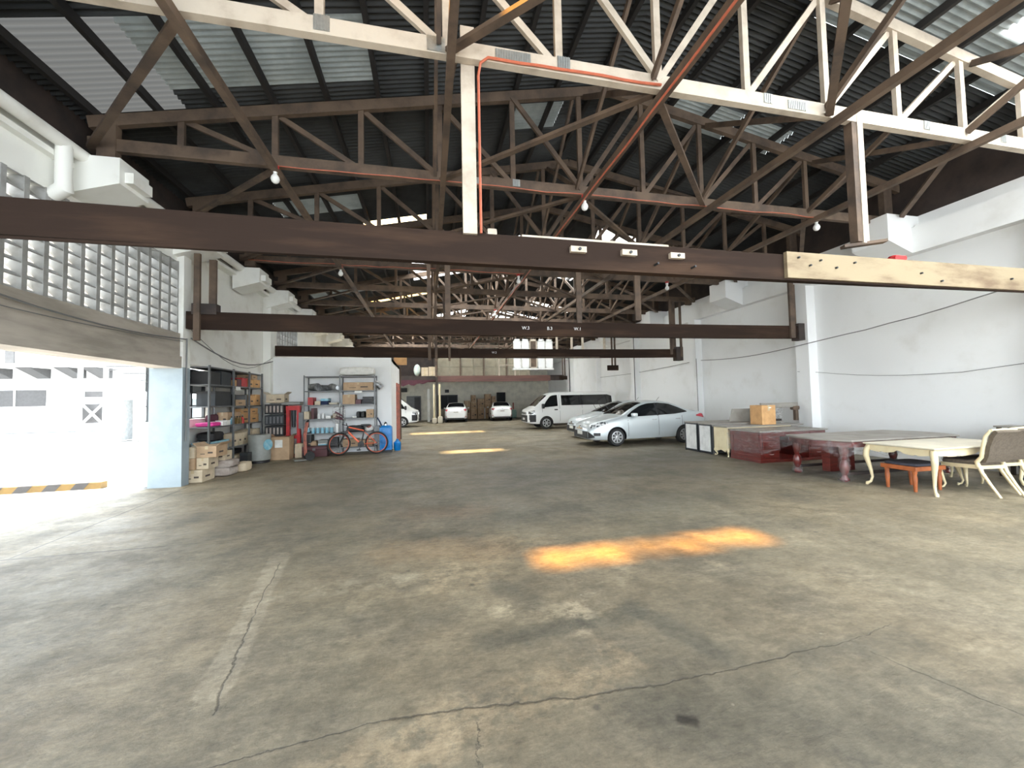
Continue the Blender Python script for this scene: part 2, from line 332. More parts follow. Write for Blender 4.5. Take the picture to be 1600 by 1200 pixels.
    ro = nb.math('ADD', nb.math('MULTIPLY', nb.ramp(med, .3, .7), .22), .36); nb.put(nb.b.inputs['Roughness'], nb.math('ADD', ro, nb.math('MULTIPLY', nb.ramp(fine,.4,.7), .12)))
    nb.b.inputs['Specular IOR Level'].default_value = .42
    h = nb.math('ADD', nb.math('ADD', nb.math('MULTIPLY', n1, .35), nb.math('MULTIPLY', n2, .22)), nb.math('MULTIPLY', n3, .07)); h = nb.math('SUBTRACT', h, nb.math('MULTIPLY', cracks, .10))
    nb.bump(h, .8, .035); return nb.m
M['floor'] = floor_mat()
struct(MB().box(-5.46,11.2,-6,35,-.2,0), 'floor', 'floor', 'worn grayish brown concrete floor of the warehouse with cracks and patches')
struct(MB().box(-60,-5.46,-30,60,-.25,-.03), 'floor_yard', 'ground_out', 'sunlit concrete yard outside the left doorway')
# ------------------------------------------------------------ right wall
XR = 10.86
mb = MB().box(XR,XR+.2,-6,35,0,5.56)
mb.box(10.63,XR,-6,35,4.70,5.27); mb.box(10.72,XR,-6,35,5.27,5.33)
wr = struct(mb, 'wall_right', 'wall', 'long white painted wall on the right with a raised ledge near its top')
for i, y in enumerate((4.5, 9.2, 13.95, 18.7, 23.45, 28.2)):
    struct(MB().box(10.56,XR,y-.25,y+.15,0,4.70), 'pillar_right', 'wall', parent=wr)
for y in (6.85, 11.65, 16.3, 21.05):
    c = MB().box(9.95,XR,y-.38,y+.38,4.95,5.55); c.prism([(9.95,4.95),(10.63,4.70),(10.63,4.95)], y-.38, y+.38, 'xz')
    struct(c, 'corbel', 'wall', parent=wr)
struct(MB().box(10.9,11.0,-6,35,5.5,6.75), 'trim_1', 'wood_dk', 'boards coloured dark as shade in the gap between right wall and roof')  # dark colour stands for the unlit space above the wall
# ------------------------------------------------------------ left wall, doorway, breeze block screens
WL = 'wall_left'
mb = MB().box(-5.2,-5.0,4.6,9.05,4.57,5.3)
mb.box(-5.3,-4.9,-6,35,5.02,5.10)
mb.box(-5.3,-5.1,9.3,13.5,2.57,5.3)                         # wall over the shelf recess
mb.box(-5.72,-5.55,9.3,13.5,0,1.3); mb.box(-5.72,-5.55,11.35,13.5,1.3,2.6); mb.box(-5.72,-5.1,9.3,13.5,2.53,2.57)
mb.box(-5.72,-5.4,13.5,13.72,0,5.3); mb.box(-5.3,-4.95,14.0,18.5,0,3.5); mb.box(-5.3,-4.95,29.0,35,0,3.5); mb.box(-5.3,-4.95,18.5,29.0,3.0,3.5); mb.box(-5.3,-5.0,14.0,35,4.6,5.3); mb.box(-5.3,-4.95,16.3,35,3.5,4.6)  # unseen opening added in the far left wall to light the far hall
mb.box(-5.3,-4.95,-6,-.2,0,5.3); mb.box(-5.2,-5.0,-.2,4.2,4.57,5.3)  # unseen bay beside the camera, left open to let light in
wl = struct(mb, 'wall_left', 'wall_left', 'old off-white wall on the left with doorway, recess and corbels')
for y0, y1 in ((9.05,9.3), (4.2,4.6), (-.45,-.2), (13.5,14.0)):
    struct(MB().box(-5.46,-4.88,y0,y1,2.4,5.12), 'pillar_left', 'wall_left', parent=wl)
    b = struct(MB().box(-5.46,-4.88,y0,y1,0,2.4), 'pillar_base', 'pillar_blue' if y0 != 13.5 else 'wall_left', parent=wl)
lb = MB().box(-5.4,-4.93,4.6,9.05,2.62,3.09); lb.box(-5.4,-4.90,4.6,9.05,2.38,2.62)
struct(lb, 'lintel', 'lintel', parent=wl); struct(MB().box(-5.4,-4.9,-.2,4.2,2.38,3.09), 'lintel', 'lintel', parent=wl)
for y in (6.85, 9.2, 11.6, 13.75, 16.3, 18.7, 21.05, 23.4):
    c = MB().box(-5.0,-4.36,y-.3,y+.3,4.86,5.24); c.prism([(-5.0,4.66),(-5.0,4.86),(-4.36,4.86)], y-.3, y+.3, 'xz'); c.box(-4.36,-4.25,y-.2,y+.2,4.92,5.08)
    struct(c, 'corbel', 'wall_left', parent=wl)
struct(MB().box(-5.3,-5.2,-6,35,5.1,6.2), 'trim_2', 'wood_dk', 'boards coloured dark as shade between left wall top and roof eave')  # shade under the eave put into the board colour
g = MB().tube([(-4.82,-6,5.22),(-4.82,35,5.22)], .09, 10)
tag(g.build('gutter_pipe', 'wall_left'), 'fat off-white pipe running along the top of the left wall', 'pipe')
tag(MB().tube([(-4.82,6.28,5.24),(-4.82,6.28,4.72),(-4.82,6.30,4.60),(-4.98,6.34,4.52)], [.085,.085,.1,.09], 12).build('downspout', 'wall_left'), 'short white elbow pipe dropping from the pipe beside the nearest left corbel', 'pipe')
def screen(name, y0, y1, z0, z1, ny, nz, label):
    m = MB(); dy = (y1-y0)/ny; dz = (z1-z0)/nz
    for i in range(ny+1): m.box(-5.16,-4.97,y0+i*dy-.034,y0+i*dy+.034,z0,z1)
    for k in range(nz+1):
        z = z0+k*dz
        for i in range(ny):                                  # tilted curved louvres, cast in each block
            a, b = y0+i*dy+.034, y0+(i+1)*dy-.034
            pr = [(-4.98,z-.008),(-5.04,z+.03),(-5.10,z+.085),(-5.16,z+.15)]
            for (xa,za),(xb,zb) in zip(pr, pr[1:]):
                m.add([(xa,a,za),(xa,b,za),(xb,b,zb),(xb,a,zb),(xa,a,za-.016),(xa,b,za-.016),(xb,b,zb-.016),(xb,a,zb-.016)], [(0,1,2,3),(7,6,5,4),(0,4,5,1),(2,6,7,3)])
    return struct(m, name, 'screen', label)
screen('window_1', 4.6, 9.05, 3.10, 4.57, 16, 8, 'tall breeze block screen above the left doorway')
screen('window_2', 14.0, 16.3, 3.5, 4.6, 9, 6, 'small breeze block screen above the partition room')
screen('window_3', -.2, 4.2, 3.10, 4.57, 16, 8, 'breeze block screen in the bay beside the camera')
# steel window in the recess
wf = MB()
for y in (9.35, 9.75, 10.25, 10.75, 11.3): wf.box(-5.66,-5.6,y-.03,y+.03,1.3,2.5)
for z in (1.32, 1.62, 1.93, 2.12, 2.3, 2.48): wf.box(-5.66,-5.61,9.3,11.35,z-.014,z+.014)
win = struct(wf, 'window_4', 'steel_dark', 'steel window with bars behind the left shelves')
gp = NB('frosted_pane'); gp.b.inputs['Base Color'].default_value = (.45,.46,.45,1); gp.b.inputs['Roughness'].default_value = .6; M['pane_grey'] = gp.m
struct(MB().box(-5.68,-5.67,9.3,11.35,1.93,2.5), 'window_pane', 'pane_grey', parent=win)
aw = MB().box(-6.9,-5.46,-.4,9.4,3.05,3.12); struct(aw, 'unseen_sky_shade', 'bld_white', parent=wl)  # unseen panel added to keep sky light off the door pillar
# ------------------------------------------------------------ partition room and far end
pr = MB().box(-4.95,-1.25,13.7,13.85,0,3.12); pr.box(-1.40,-1.25,13.85,17.4,0,3.12); pr.box(-4.95,-1.25,17.25,17.4,0,3.12); pr.box(-4.95,-1.25,13.85,17.25,3.0,3.12)
pw = struct(pr, 'wall_partition', 'wall', 'white walled room on the left behind the racks')
for y in (15.6, 16.5):
    struct(MB().box(-1.25,-1.19,y,y+.16,0,2.35), 'trim_post', 'rustred', parent=pw)
bw = struct(MB().box(.62,10.9,34.5,34.7,0,3.34).box(-5.3,.62,34.5,34.7,0,3.3).box(.62,11.1,34.75,34.9,3.2,8), 'wall_back', 'farwall', 'cream wall at the far end of the hall')
struct(MB().box(-5.3,.62,34.75,34.9,3.2,8), 'trim_3', 'wood_dk', 'dark sheet standing in for shade at the back of the loft behind the round lantern')  # shade of the loft's left part made with a dark sheet
struct(MB().box(.35,.45,29.6,34.4,3.46,7.5), 'trim_4', 'wood_dk', 'dark sheet added for shade beside the left part of the loft')  # dark side sheet added to keep this loft part black
struct(MB().box(-4.9,.35,31.2,31.25,3.46,7.2), 'trim_5', 'wood_dk', 'dark sheet added as shade across the left part of the loft')  # dark sheet in place of the shade deeper in the loft
dr = struct(MB().box(.75,2.45,34.40,34.5,0,2.15), 'door_1', 'steel_dark', 'dark double door in the far cream wall')
for x in (.83, 1.63): struct(MB().box(x,x+.74,34.38,34.40,1.0,2.05), 'door_glass', 'dull_glass', parent=dr)
for x in (.83, 1.63): struct(MB().box(x,x+.74,34.37,34.40,.1,.9), 'door_panel', 'plywood', parent=dr)
struct(MB().box(5.95,6.75,34.42,34.5,1.3,2.3), 'window_5', 'dull_glass', 'small black window in the far wall above the right white car')
dr2 = struct(MB().box(-1.9,-.7,34.42,34.5,0,2.1), 'door_2', 'steel_gray', 'gray door in the shaded far left wall'); struct(MB().box(-1.25,-.78,34.38,34.42,.1,2.0), 'door_leaf', 'bld_gray', parent=dr2)
tag(MB().box(1.35,1.7,34.3,34.5,2.35,2.62).build('vent_box', 'black'), 'small black square box on far wall above the double door', 'vent')
tag(MB().box(-2.35,-1.85,34.2,34.5,2.45,2.8).build('vent_box', 'black'), 'small black box high on the shaded wall over the far van', 'vent')
# mezzanine
mz = thing('mezzanine', 'reddish timber loft floor across the far end of the hall', 'loft', (0,29.3,0))
MB().box(.62,9.4,0,.12,3.05,3.5).box(.62,10.5,.12,.25,3.1,3.45).build('edge_board', 'redwood', mz)
MB().box(-4.9,10.6,.25,5.15,3.36,3.46).build('deck', 'wood_dk', mz)
MB().box(-4.9,.55,0,.12,3.05,3.5).build('edge_board', 'wood_dk', mz)
MB().box(9.4,10.5,-.1,0,3.1,3.5).build('end_board', 'wood_dk', mz)
pn = MB(); 
for i in range(8):
    for k in range(2): pn.box(.66+i*.9,.66+i*.9+.87,.3,.33,3.5+k*.68,3.5+k*.68+.66)
pn.build('plywood_screen', 'plywood', mz)
for x in (2.3,4.1,5.9): MB().box(x,x+.08,.2,.3,3.5,5.1).build('screen_post', 'wood', mz)
cl = MB()
n = 24
pts = [(-4.2+i*4.7/n, 3.15-.42*math.sin(PI*i/n)*(.8+.2*math.sin(i*1.7))) for i in range(n+1)]
for (xa,za),(xb,zb) in zip(pts, pts[1:]): cl.add([(xa,29.22,3.2),(xb,29.22,3.2),(xb,29.26,zb),(xa,29.26,za),(xa,29.28,3.2),(xb,29.28,3.2),(xb,29.30,zb),(xa,29.30,za)], [(0,1,2,3),(7,6,5,4),(3,2,6,7)], True)
tag(cl.build('hanging_cloth', 'violet_cloth'), 'dark maroon cloth sagging under the loft edge above the far van', 'cloth')
for i, (x0, x1, z1) in enumerate(((-.55,-.05,4.15), (-.02,.53,4.2))):
    t = thing('cardboard_box', ['left one of two tan cartons on the loft edge beside the pale globe','right one of two tan cartons on the loft edge, against the upright'][i], 'box', (x0,29.45,3.5), group='cartons on the loft')
    MB().box(0,x1-x0,0,.5,0,z1-3.5).build('body', 'carton_pale', t, .01); MB().box((x1-x0)/2-.03,(x1-x0)/2+.03,-.004,.504,.0,z1-3.49).build('tape', 'tape', t)
tag(MB().ball((-.85,29.5,3.94), .34, 16, (.75,.75,1.3)).build('paper_lantern', 'globe'), 'pale greenish round lantern standing left of the cartons on the loft', 'lantern')
tag(MB().box(.45,.62,29.05,29.2,3.4,6.2).build('loft_post', 'wood'), 'brown upright post rising from the loft edge beside the cartons', 'post')
tag(MB().box(.50,.62,29.05,29.2,0,3.4).build('loft_post', 'wood_dk'), 'dark upright below the loft edge between the far van and left white car', 'post')
for i, (x, w) in enumerate(((.34,.09),(.74,.10))):
    t = thing('white_pipe_stand', ['slim white upright pipe left of the twin pipes by the far double door','thicker white upright pipe nearest the left white car'][i], 'pipe', (x,28.6,0), group='white uprights under the loft')
    MB().tube([(0,0,.05),(0,0,2.85)], w*.75, 10).build('pipe', 'cream', t); MB().soft(-.16,.2,-.15,.15,0,.42+.1*i, n=4).build('wrapped_foot', 'cream_top', t)
tag(MB().box(-.15,.05,31.5,31.7,0,2.6).build('pale_column', 'wall_left'), 'thin pale column left of the twin white pipes under the loft', 'column')
ps = thing('notice_board', 'small tan square board fixed on a thin pole at the partition corner', 'sign', (-1.22,17.5,0))
MB().box(-.03,.03,-.03,.03,0,3.7).build('pole', 'wood', ps); MB().box(-.26,.28,-.06,-.03,3.22,3.62).build('board', 'carton_or', ps)
# ------------------------------------------------------------ roof
XRDG = 3.6
def zroof(x): return 7.93-(.21*(XRDG-x) if x < XRDG else .18*(x-XRDG))
Y0, LANE = -3.65, .38
SKY = [  # x0, x1, y0, y1, material, label
 (-1.2,1.2,3.15,3.57,'sky_amber','amber see-through roof sheet above the nearest truss'),
 (5.4,10.4,-2.6,3.2,'sky_milk','broad milky roof sheets above and behind the camera'),
 (8.6,10.9,3.2,4.0,'sky_milk','brightest milky roof sheet at the top right corner'),
 (6.0,8.6,3.2,4.6,'sky_dim','dull translucent roof sheets over the right part of the nearest truss'),
 (8.6,10.9,4.0,4.7,'sky_dim','dull translucent roof sheet beside the bright top right corner'),
 (-.6,6.8,14.3,17.6,'sky_milk','wide unseen milky sheet band added over the third girder for light'),  # added light source, hidden from the camera by the nearest girder
 (-3.5,2.6,25.7,28.6,'sky_milk','distant milky sheets added left of the ridge to brighten the far end'),  # added to throw more light on the far end
 (4.2,9.0,25.7,28.6,'sky_milk','distant milky sheets added right of the ridge to brighten the far end'),  # second sheet added for far-end light
 (-5.0,-3.75,5.4,6.99,'sky_mid','brighter patch of thin roof sheets at the top left over the corbel'),
 (-3.75,-.8,5.3,6.7,'sky_dim','grimy translucent roof sheets glowing at the top left'),
 (-1.8,0,11.5,12.3,'sky_warm','brightest skylight strip left of centre under the ridge'),
 (5.8,7.4,12.3,13.1,'sky_clear','short bright skylight strip right of centre above the long girder'),
 (-3.6,-1.6,9.9,10.7,'sky_dim','faint gray translucent sheet on the left roof slope'),
 (5.0,6.5,6.7,7.4,'sky_dim','faint translucent sheet right of the ridge behind the nearest truss'),
 (6.7,7.7,6.7,7.4,'sky_dim','small faint translucent sheet on the right slope behind the nearest truss'),
 (1.8,2.8,7.5,8.2,'sky_dim','small dim sheet near the ridge'),
 (-3,.3,19.3,20.1,'sky_warm','distant bright skylight strip on the left slope'),
 (5.9,8.6,22,22.8,'sky_clear','distant bright skylight strip on the right slope'),
 (6.6,7.6,16.2,17,'sky_clear','small bright roof opening on the right slope far back'),
 (-4.8,-2.4,17.1,17.9,'sky_dim','dim translucent strip far back on the left slope'),
 (4.5,6.5,29.5,30.2,'sky_clear','farthest bright skylight above the loft'),
]
def corr(mb, xa, xb, y0, y1, dz=0):
    n = max(2, int(round((y1-y0)/.0119))); vs = []; 
    for i in range(n+1):
        y = y0+(y1-y0)*i/n; w = .024*math.cos(2*PI*(y-Y0)/.095)
        for x in (xa, xb): vs.append((x, y, zroof(x)+w+dz))
    mb.add(vs, [(2*i,2*i+1,2*i+3,2*i+2) for i in range(n)], True)
roof = MB(); panels = [MB() for _ in SKY]
nl = int((35.3-Y0)/LANE)+1
for j in range(nl):
    ya = Y0+j*LANE; yb = ya+LANE; yc = (ya+yb)/2
    for xa, xb in ((-5.6,XRDG), (XRDG,11.3)):
        cuts = sorted((max(xa,s[0]), min(xb,s[1]), k) for k, s in enumerate(SKY) if s[0] < xb and s[1] > xa and s[2] <= yc <= s[3])
        x = xa
        for a, b, k in cuts:
            if a < x: a = x
            if b <= a: continue
            if a > x: corr(roof, x, a, ya, yb)
            corr(panels[k], a, b, ya, yb, .004); x = b
        if x < xb: corr(roof, x, xb, ya, yb)
struct(roof, 'ceiling', 'roof', 'corrugated metal roof sheets on two slopes over the hall')
for k, (s, p) in enumerate(zip(SKY, panels)):
    if p.v: tag(p.build('roof_skylight', s[4]), s[5] or 'brighter patch inside the grimy translucent sheets at the top left', 'skylight', 'translucent roof sheets')
# purlins, one thing each, running the length of the hall
px = [-4.9+.82*i for i in range(19)]
for i, x in enumerate(px):
    if abs(x-XRDG) < .2: x = XRDG-.3
    s = 'left' if x < XRDG else 'right'; n = (i+1) if s == 'left' else (len(px)-i)
    o = MB().box(x-.035,x+.035,-3.7,34.6,zroof(x)-.14,zroof(x)-.016).build('purlin', 'purlin')
    tag(o, 'long dark purlin under the %s roof slope, %s from the %s wall' % (s, ['','first','second','third','fourth','fifth','sixth','seventh','eighth','ninth','tenth','eleventh'][n], s), 'purlin', 'roof purlins')
# ------------------------------------------------------------ roof trusses
ZC = 5.48                                                   # underside of the bottom chords
def topz(x): return zroof(x)-.15
NX = [2.9+1.33*k for k in range(-5,6)]                      # web nodes
def truss(y, wood, label, first=False, far=False, braces=None):
    t = thing('roof_truss', label, 'roof truss', (0,y,0), group='timber roof trusses')
    MB().box(-4.95,10.8,-.045,.045,ZC,ZC+.19).build('bottom_chord', wood, t)
    for a, b in ((-4.95,XRDG),(XRDG,10.9)):
        MB().bar((a,0,topz(a)-.09),(b,0,topz(b)-.09),.09,.18).build('top_chord', 'wood' if wood == 'wood_lt' and a < 0 else wood, t)
    for i, x in enumerate(NX):
        if first or not far or i % 2 == 1:
            MB().box(x-.045,x+.045,-.03,.03,ZC+.1,topz(x)-.1).build('vertical_strut', wood, t)
        xo = x-1.33 if x < 2.8 else x+1.33
        if (first or not far or i % 2 == 0) and -4.9 < xo < 10.8:
            MB().bar((x,.035,ZC+.12),(xo,.035,topz(xo)-.12),.05,.085).build('diagonal_strut', wood, t)
    MB().bar((2.9,-.035,ZC+.12),(1.57,-.035,topz(1.57)-.12),.05,.085).build('diagonal_strut', wood, t)
    for x in (-4.7, 10.5): MB().box(x-.12,x+.12,-.06,.06,ZC-.12,topz(x)-.15).build('heel_block', 'wood', t)
    if braces is not None:
        dy = braces
        for k, (xa, xb) in enumerate(((-2.4,-4.9),(2.9,.25),(2.9,5.55),(8.2,10.7))):
            MB().bar((xa,.05,ZC+.03),(xb,dy-.05,ZC+.03),.09,.05).build('flat_brace', 'wood', t)
        for x in (.25, 2.9, 5.6, 8.3):
            MB().bar((x+.1,.05,ZC+.12),(x+.1,dy-.05,topz(x)-.2),.05,.09).build('sway_brace', 'wood', t)
            MB().bar((x-.1,.05,topz(x)-.2),(x-.1,dy-.05,ZC+.12),.05,.09).build('sway_brace', 'wood', t)
    return t
TY = [1.75, 4.27, 6.85, 9.25, 11.6, 13.95, 16.3, 18.7, 21.05, 23.4, 25.8, 28.15, 30.5]
ordn = ['nearest','second','third','fourth','fifth','sixth','seventh','eighth','ninth','tenth','eleventh','twelfth']
t0 = truss(TY[0], 'wood', 'timber roof truss overhead behind the frame edge, tying in the nearest braces', False, True, TY[1]-TY[0])
t1 = truss(TY[1], 'wood_lt', 'pale timber roof truss nearest the camera, crossing the top of the picture', True, False, TY[2]-TY[1])
base = None
for i, y in enumerate(TY[2:]):
    lab = 'brown timber roof truss, %s in the row counted from the camera' % ordn[i+1]
    if base is None: base = truss(y, 'wood', lab, True, False, 2.36)
    else:
        c = copy_tree(base); c.location.y = y; c['label'] = lab
# nail plates on the two near trusses
for t, nm in ((t1, 1), (base, 0)):
    for x, w, h, z in (((-1.06,.16,.17,.12),(.12,.20,.17,.10),(1.0,.42,.13,.10),(1.62,.16,.17,.12),(4.53,.14,.13,.12),(5.0,.30,.12,.09),(7.38,.12,.13,.12),(9.0,.12,.13,.12)) if nm else ((.8,.35,.12,.09),(1.62,.14,.13,.12))):
        p = MB().box(x-w/2,x+w/2,-.052,-.044,ZC+z-h/2,ZC+z+h/2)
        k = int(w/.03)
        for q in range(k): p.box(x-w/2+.01+q*.03,x-w/2+.02+q*.03,-.058,-.052,ZC+z-h/2,ZC+z+h/2)
        p.build('nail_plate', 'plate', t)
# longitudinal runners on the bottom chords
for x, lb in ((-2.4,'leftmost lengthwise tie beam under the trusses'),(.28,'lengthwise tie beam just left of the hall centre line'),(2.95,'central lengthwise tie beam carrying the orange conduit'),(5.65,'lengthwise tie beam right of the hall centre line'),(8.35,'rightmost lengthwise tie beam under the trusses')):
    for dx in (0,):
        tag(MB().box(x-.045,x+.045,-2,33.9,ZC-.11,ZC-.002).build('tie_beam', 'wood'), lb, 'tie beam', 'lengthwise tie beams')
# ------------------------------------------------------------ low girders hung from the trusses
def girder(y, label, segs, zt=3.52, zb=3.17, hang=(), wood='girder'):
    t = thing('timber_girder', label, 'girder', (0,y,0), group='low timber girders across the hall')
    for x0, x1 in segs:
        m = MB(); n = max(1, int((x1-x0)/2))
        for i in range(n):                                   # slight sag
            a, b = x0+(x1-x0)*i/n, x0+(x1-x0)*(i+1)/n
            sg = lambda x: -.05*math.sin(PI*min(1,max(0,(x+4.9)/15.5)))
            za, zb2 = sg(a), sg(b)
            m.add([(a,-.06,zb+za),(b,-.06,zb+zb2),(b,.06,zb+zb2),(a,.06,zb+za),(a,-.06,zt+za),(b,-.06,zt+zb2),(b,.06,zt+zb2),(a,.06,zt+za)], [(3,2,1,0),(4,5,6,7),(0,1,5,4),(2,3,7,6)]+([(0,4,7,3)] if i == 0 else [])+([(1,2,6,5)] if i == n-1 else []))
        m.build('beam_length', wood, t)
    for x, w, z0, z1, dy in hang:
        MB().box(x-w/2,x+w/2,dy-.03,dy+.03,z0,z1).build('hanger_post', 'wood', t)
    return t
g1 = girder(4.42, 'long dark timber girder nearest the camera, spanning the whole picture with a pale splice board', ((-4.95,-.012),(-.012,10.8)), 3.57, 3.22)
MB().box(4.80,10.7,-.115,-.062,3.19,3.55).build('splice_board', 'girder_new', g1, label='pale yellowish splice board')
MB().box(-4.9,10.7,-.075,-.062,3.165,3.19).build('bottom_strip', 'girder', g1)
MB().box(1.1,3.05,-.03,.03,3.53,3.56).build('top_strip', 'wood_lt', g1)
for i, x in enumerate((1.78,2.45,3.12)):
    b = MB().box(x-.10,x+.10,-.115,-.062,3.36,3.43).build('clamp_block', 'wood_lt', g1); MB().lathe([(.018,-.135),(.018,-.11)], (x+.01,0,3.395), 'y', 8).build('bolt', 'steel_dark', b)
for x, z in ((2.82,3.27),(3.35,3.26),(4.98,3.47),(5.35,3.45),(5.17,3.37),(5.62,3.36),(5.95,3.45),(7.2,3.36),(7.6,3.26),(9.1,3.36)):
    MB().lathe([(.014,-.145),(.014,-.06)], (x,0,z), 'y', 6).build('bolt', 'steel_dark', g1)
MB().box(.40,.56,-.10,-.045,3.5,5.95).build('hanger_post', 'wood_lt', g1, label='weathered grayish hanging post')
rp = MB().box(6.04,6.14,-.20,-.09,3.72,5.62).build('hanger_post', 'wood_lt', g1); MB().box(5.95,6.04,-.19,-.08,3.74,5.6).build('post_face', 'wood', rp)
MB().bar((5.85,-.05,3.70),(6.35,-.25,3.74),.10,.04).build('foot_block', 'wood', g1)
tag(MB().soft(.68,.80,4.36,4.46,3.52,3.60,n=3).build('socket_base', 'wood_lt'), 'small reddish block lying on the nearest girder beside the hanging post', 'block')
tag(MB().soft(6.85,7.1,4.38,4.5,3.57,3.66,n=4,jit=.1).build('red_wrapper', 'red'), 'crumpled red wrapper resting on the right part of the nearest girder', 'wrapper')
g2 = girder(9.15, 'second long brown timber girder across the hall, with white tags', ((-4.86,.0),(.0,10.55)), 3.56, 3.20,
  [(-4.64,.11,2.95,4.75,-.1),(-4.45,.13,3.3,4.7,.1),(10.15,.15,3.2,4.85,-.1),(10.44,.11,3.3,4.8,.1),(.46,.13,3.5,5.5,.1),(3.72,.13,3.5,5.5,-.05),(5.35,.16,3.6,5.5,-.05),(.02,.09,3.5,5.5,.12)])
MB().box(-4.75,-4.3,-.09,.09,3.5,3.72).build('end_block', 'wood_dk', g2); MB().box(10.35,10.62,-.12,.12,3.14,3.62).build('end_block', 'wood_dk', g2)
for x, s in ((2.32,'W.3'),(2.93,'B.3'),(3.66,'W.1')): text_part(s, .11, (x,-.066,3.34), (PI/2,0,0), 'white_pl', g2)
g3 = girder(13.9, 'third brown timber girder across the hall above the partition room', ((-4.95,.03),(.03,9.95)), 3.52, 3.19,
  [(.03,.10,3.05,5.5,-.1),(.26,.09,3.1,5.5,-.1),(.72,.08,3.02,5.5,-.1),(.55,.07,3.4,5.5,.1),(9.55,.1,3.3,5.5,-.08),(9.8,.12,3.2,5.5,.08),(9.98,.08,3.2,5.4,-.1)])
MB().box(9.75,10.05,-.12,.12,3.05,3.6).build('end_block', 'wood_dk', g3)
MB().box(3.95,6.4,-.16,-.06,3.15,3.18).build('lower_batten', 'wood', g3)
text_part('W.2', .10, (2.33,-.066,3.33), (PI/2,0,0), 'white_pl', g3)
for i, (x, y, nm) in enumerate(((9.72,19.3,'short cut girder stub on hangers beside the fifth right pillar'),(10.1,28.3,'tiny far girder stub at the right end of the loft'))):
    s = thing('girder_stub', nm, 'girder stub', (x,y,0), group='cut girder stubs')
    MB().box(-.28,.32,-.07,.07,3.08,3.36).build('stub', 'girder', s); MB().box(-.05,.02,-.04,.03,3.3,5.5).build('hanger_post', 'wood', s); MB().box(.12,.2,-.04,.03,3.3,5.5).build('hanger_post', 'wood', s)
# frame of pale timber hanging near the stub, and white framed sashes stored under the roof
fr = thing('batten_ladder', 'pale battens hung like a ladder to the right of the white sash rack', 'timber frame', (0,18.6,0))
for z in (3.75,3.95): MB().box(6.2,9.5,-.03,.03,z,z+.07).build('rail', 'wood_lt', fr)
for x in (6.3,7.1,7.7,8.9): MB().box(x,x+.09,-.05,.05,3.7,5.48).build('rung', 'wood_lt', fr)
rk = thing('sash_rack', 'white framed window sashes stored on a rack under the roof beyond the third girder', 'window sash rack', (0,18.52,0))
for i in range(5):
    x = 4.08+i*.41; s = MB(); s.box(x,x+.05,0,.05,3.15,4.6); s.box(x+.33,x+.38,0,.05,3.15,4.6); s.box(x,x+.38,0,.05,3.15,3.21); s.box(x,x+.38,0,.05,4.5,4.6)
    f = s.build('sash_frame', 'white_pl' if i != 2 else 'wood_lt', rk); MB().box(x+.05,x+.33,.02,.03,3.21,4.5).build('sash_panel', 'wall' if i not in (2,) else 'wood', f)
MB().box(4.03,6.12,-.08,.2,3.07,3.15).build('bottom_rail', 'white_pl', rk)
for x in (4.2,5.9): MB().box(x,x+.05,.1,.15,3.1,5.48).build('rack_hanger', 'wood', rk)
fr2 = thing('ladder_frame', 'bare timber frame like a short ladder left of the white sash rack', 'timber frame', (0,20.96,0))
for x in (3.75,4.65): MB().box(x,x+.07,-.03,.03,2.95,4.4).build('rail', 'wood_lt', fr2)
for z in (3.5,4.0): MB().box(3.82,4.65,-.03,.03,z,z+.07).build('rung', 'wood_lt', fr2)
for x in (3.77,4.67): MB().box(x,x+.04,-.02,.02,4.4,5.5).build('hanger', 'wood', fr2)
# ------------------------------------------------------------ bulbs
def bulb(x, y, label, z=ZC):
    t = thing('light_bulb', label, 'light bulb', (x,y,z), group='hanging bulbs')
    MB().lathe([(.055,-.0),(.06,-.03),(.045,-.05)], n=12).build('ceiling_rose', 'red', t); MB().lathe([(.04,-.05),(.045,-.07),(.028,-.13)], n=12).build('socket', 'white_pl', t)
    MB().lathe([(.022,-.12),(.035,-.15),(.06,-.19),(.068,-.225),(.055,-.265),(.03,-.288),(0,-.295)], n=16).build('glass_globe', 'bulb', t)
y2, y4 = TY[2]-.06, TY[4]-.06
bulb(-2.40,y2,'unlit bulb under the left part of the second truss'); bulb(2.95,y2,'unlit bulb at the middle of the second truss below the orange conduit'); bulb(8.4,y2,'unlit bulb near the right end of the second truss')
bulb(-2.40,y4,'unlit bulb just under the nearest girder on the left, fourth truss'); bulb(2.75,y4,'unlit bulb below the nearest girder near the hall centre'); bulb(7.9,y4,'unlit bulb seen between the two near girders on the right')
bulb(2.8,TY[6]-.06,'tiny distant bulb above the second girder near the middle')
# ------------------------------------------------------------ conduits and cables
rc = random.Random(3)
def wob(p, q, n, a, sag=0):
    p, q = Vector(p), Vector(q); return [p.lerp(q, i/n)+Vector((0, 0, (rc.uniform(-a,a) if 0 < i < n else 0)-sag*math.sin(PI*i/n))) for i in range(n+1)]
c1 = [(.60,4.30,3.5),(.60,4.30,5.36),(.62,4.24,5.46),(.70,4.20,5.50)]+[tuple(v) for v in wob((.8,4.2,5.5),(2.9,4.2,5.52),8,.012)]
tag(MB().tube(c1, .016, 6).build('orange_conduit', 'conduit'), 'orange conduit climbing the hanging post then along the nearest truss', 'conduit', 'orange conduits')
tag(MB().tube(wob((2.90,-1,5.34),(2.90,26,5.34),40,.02), .016, 6).build('orange_conduit', 'conduit'), 'orange conduit running lengthwise along the central tie beam', 'conduit', 'orange conduits')
tag(MB().tube(wob((-2.4,TY[2]-.08,ZC-.01),(8.6,TY[2]-.08,ZC+.0),24,.02), .008, 6).build('orange_conduit', 'conduit'), 'thin orange wire along the second truss linking three bulbs', 'conduit', 'orange conduits')
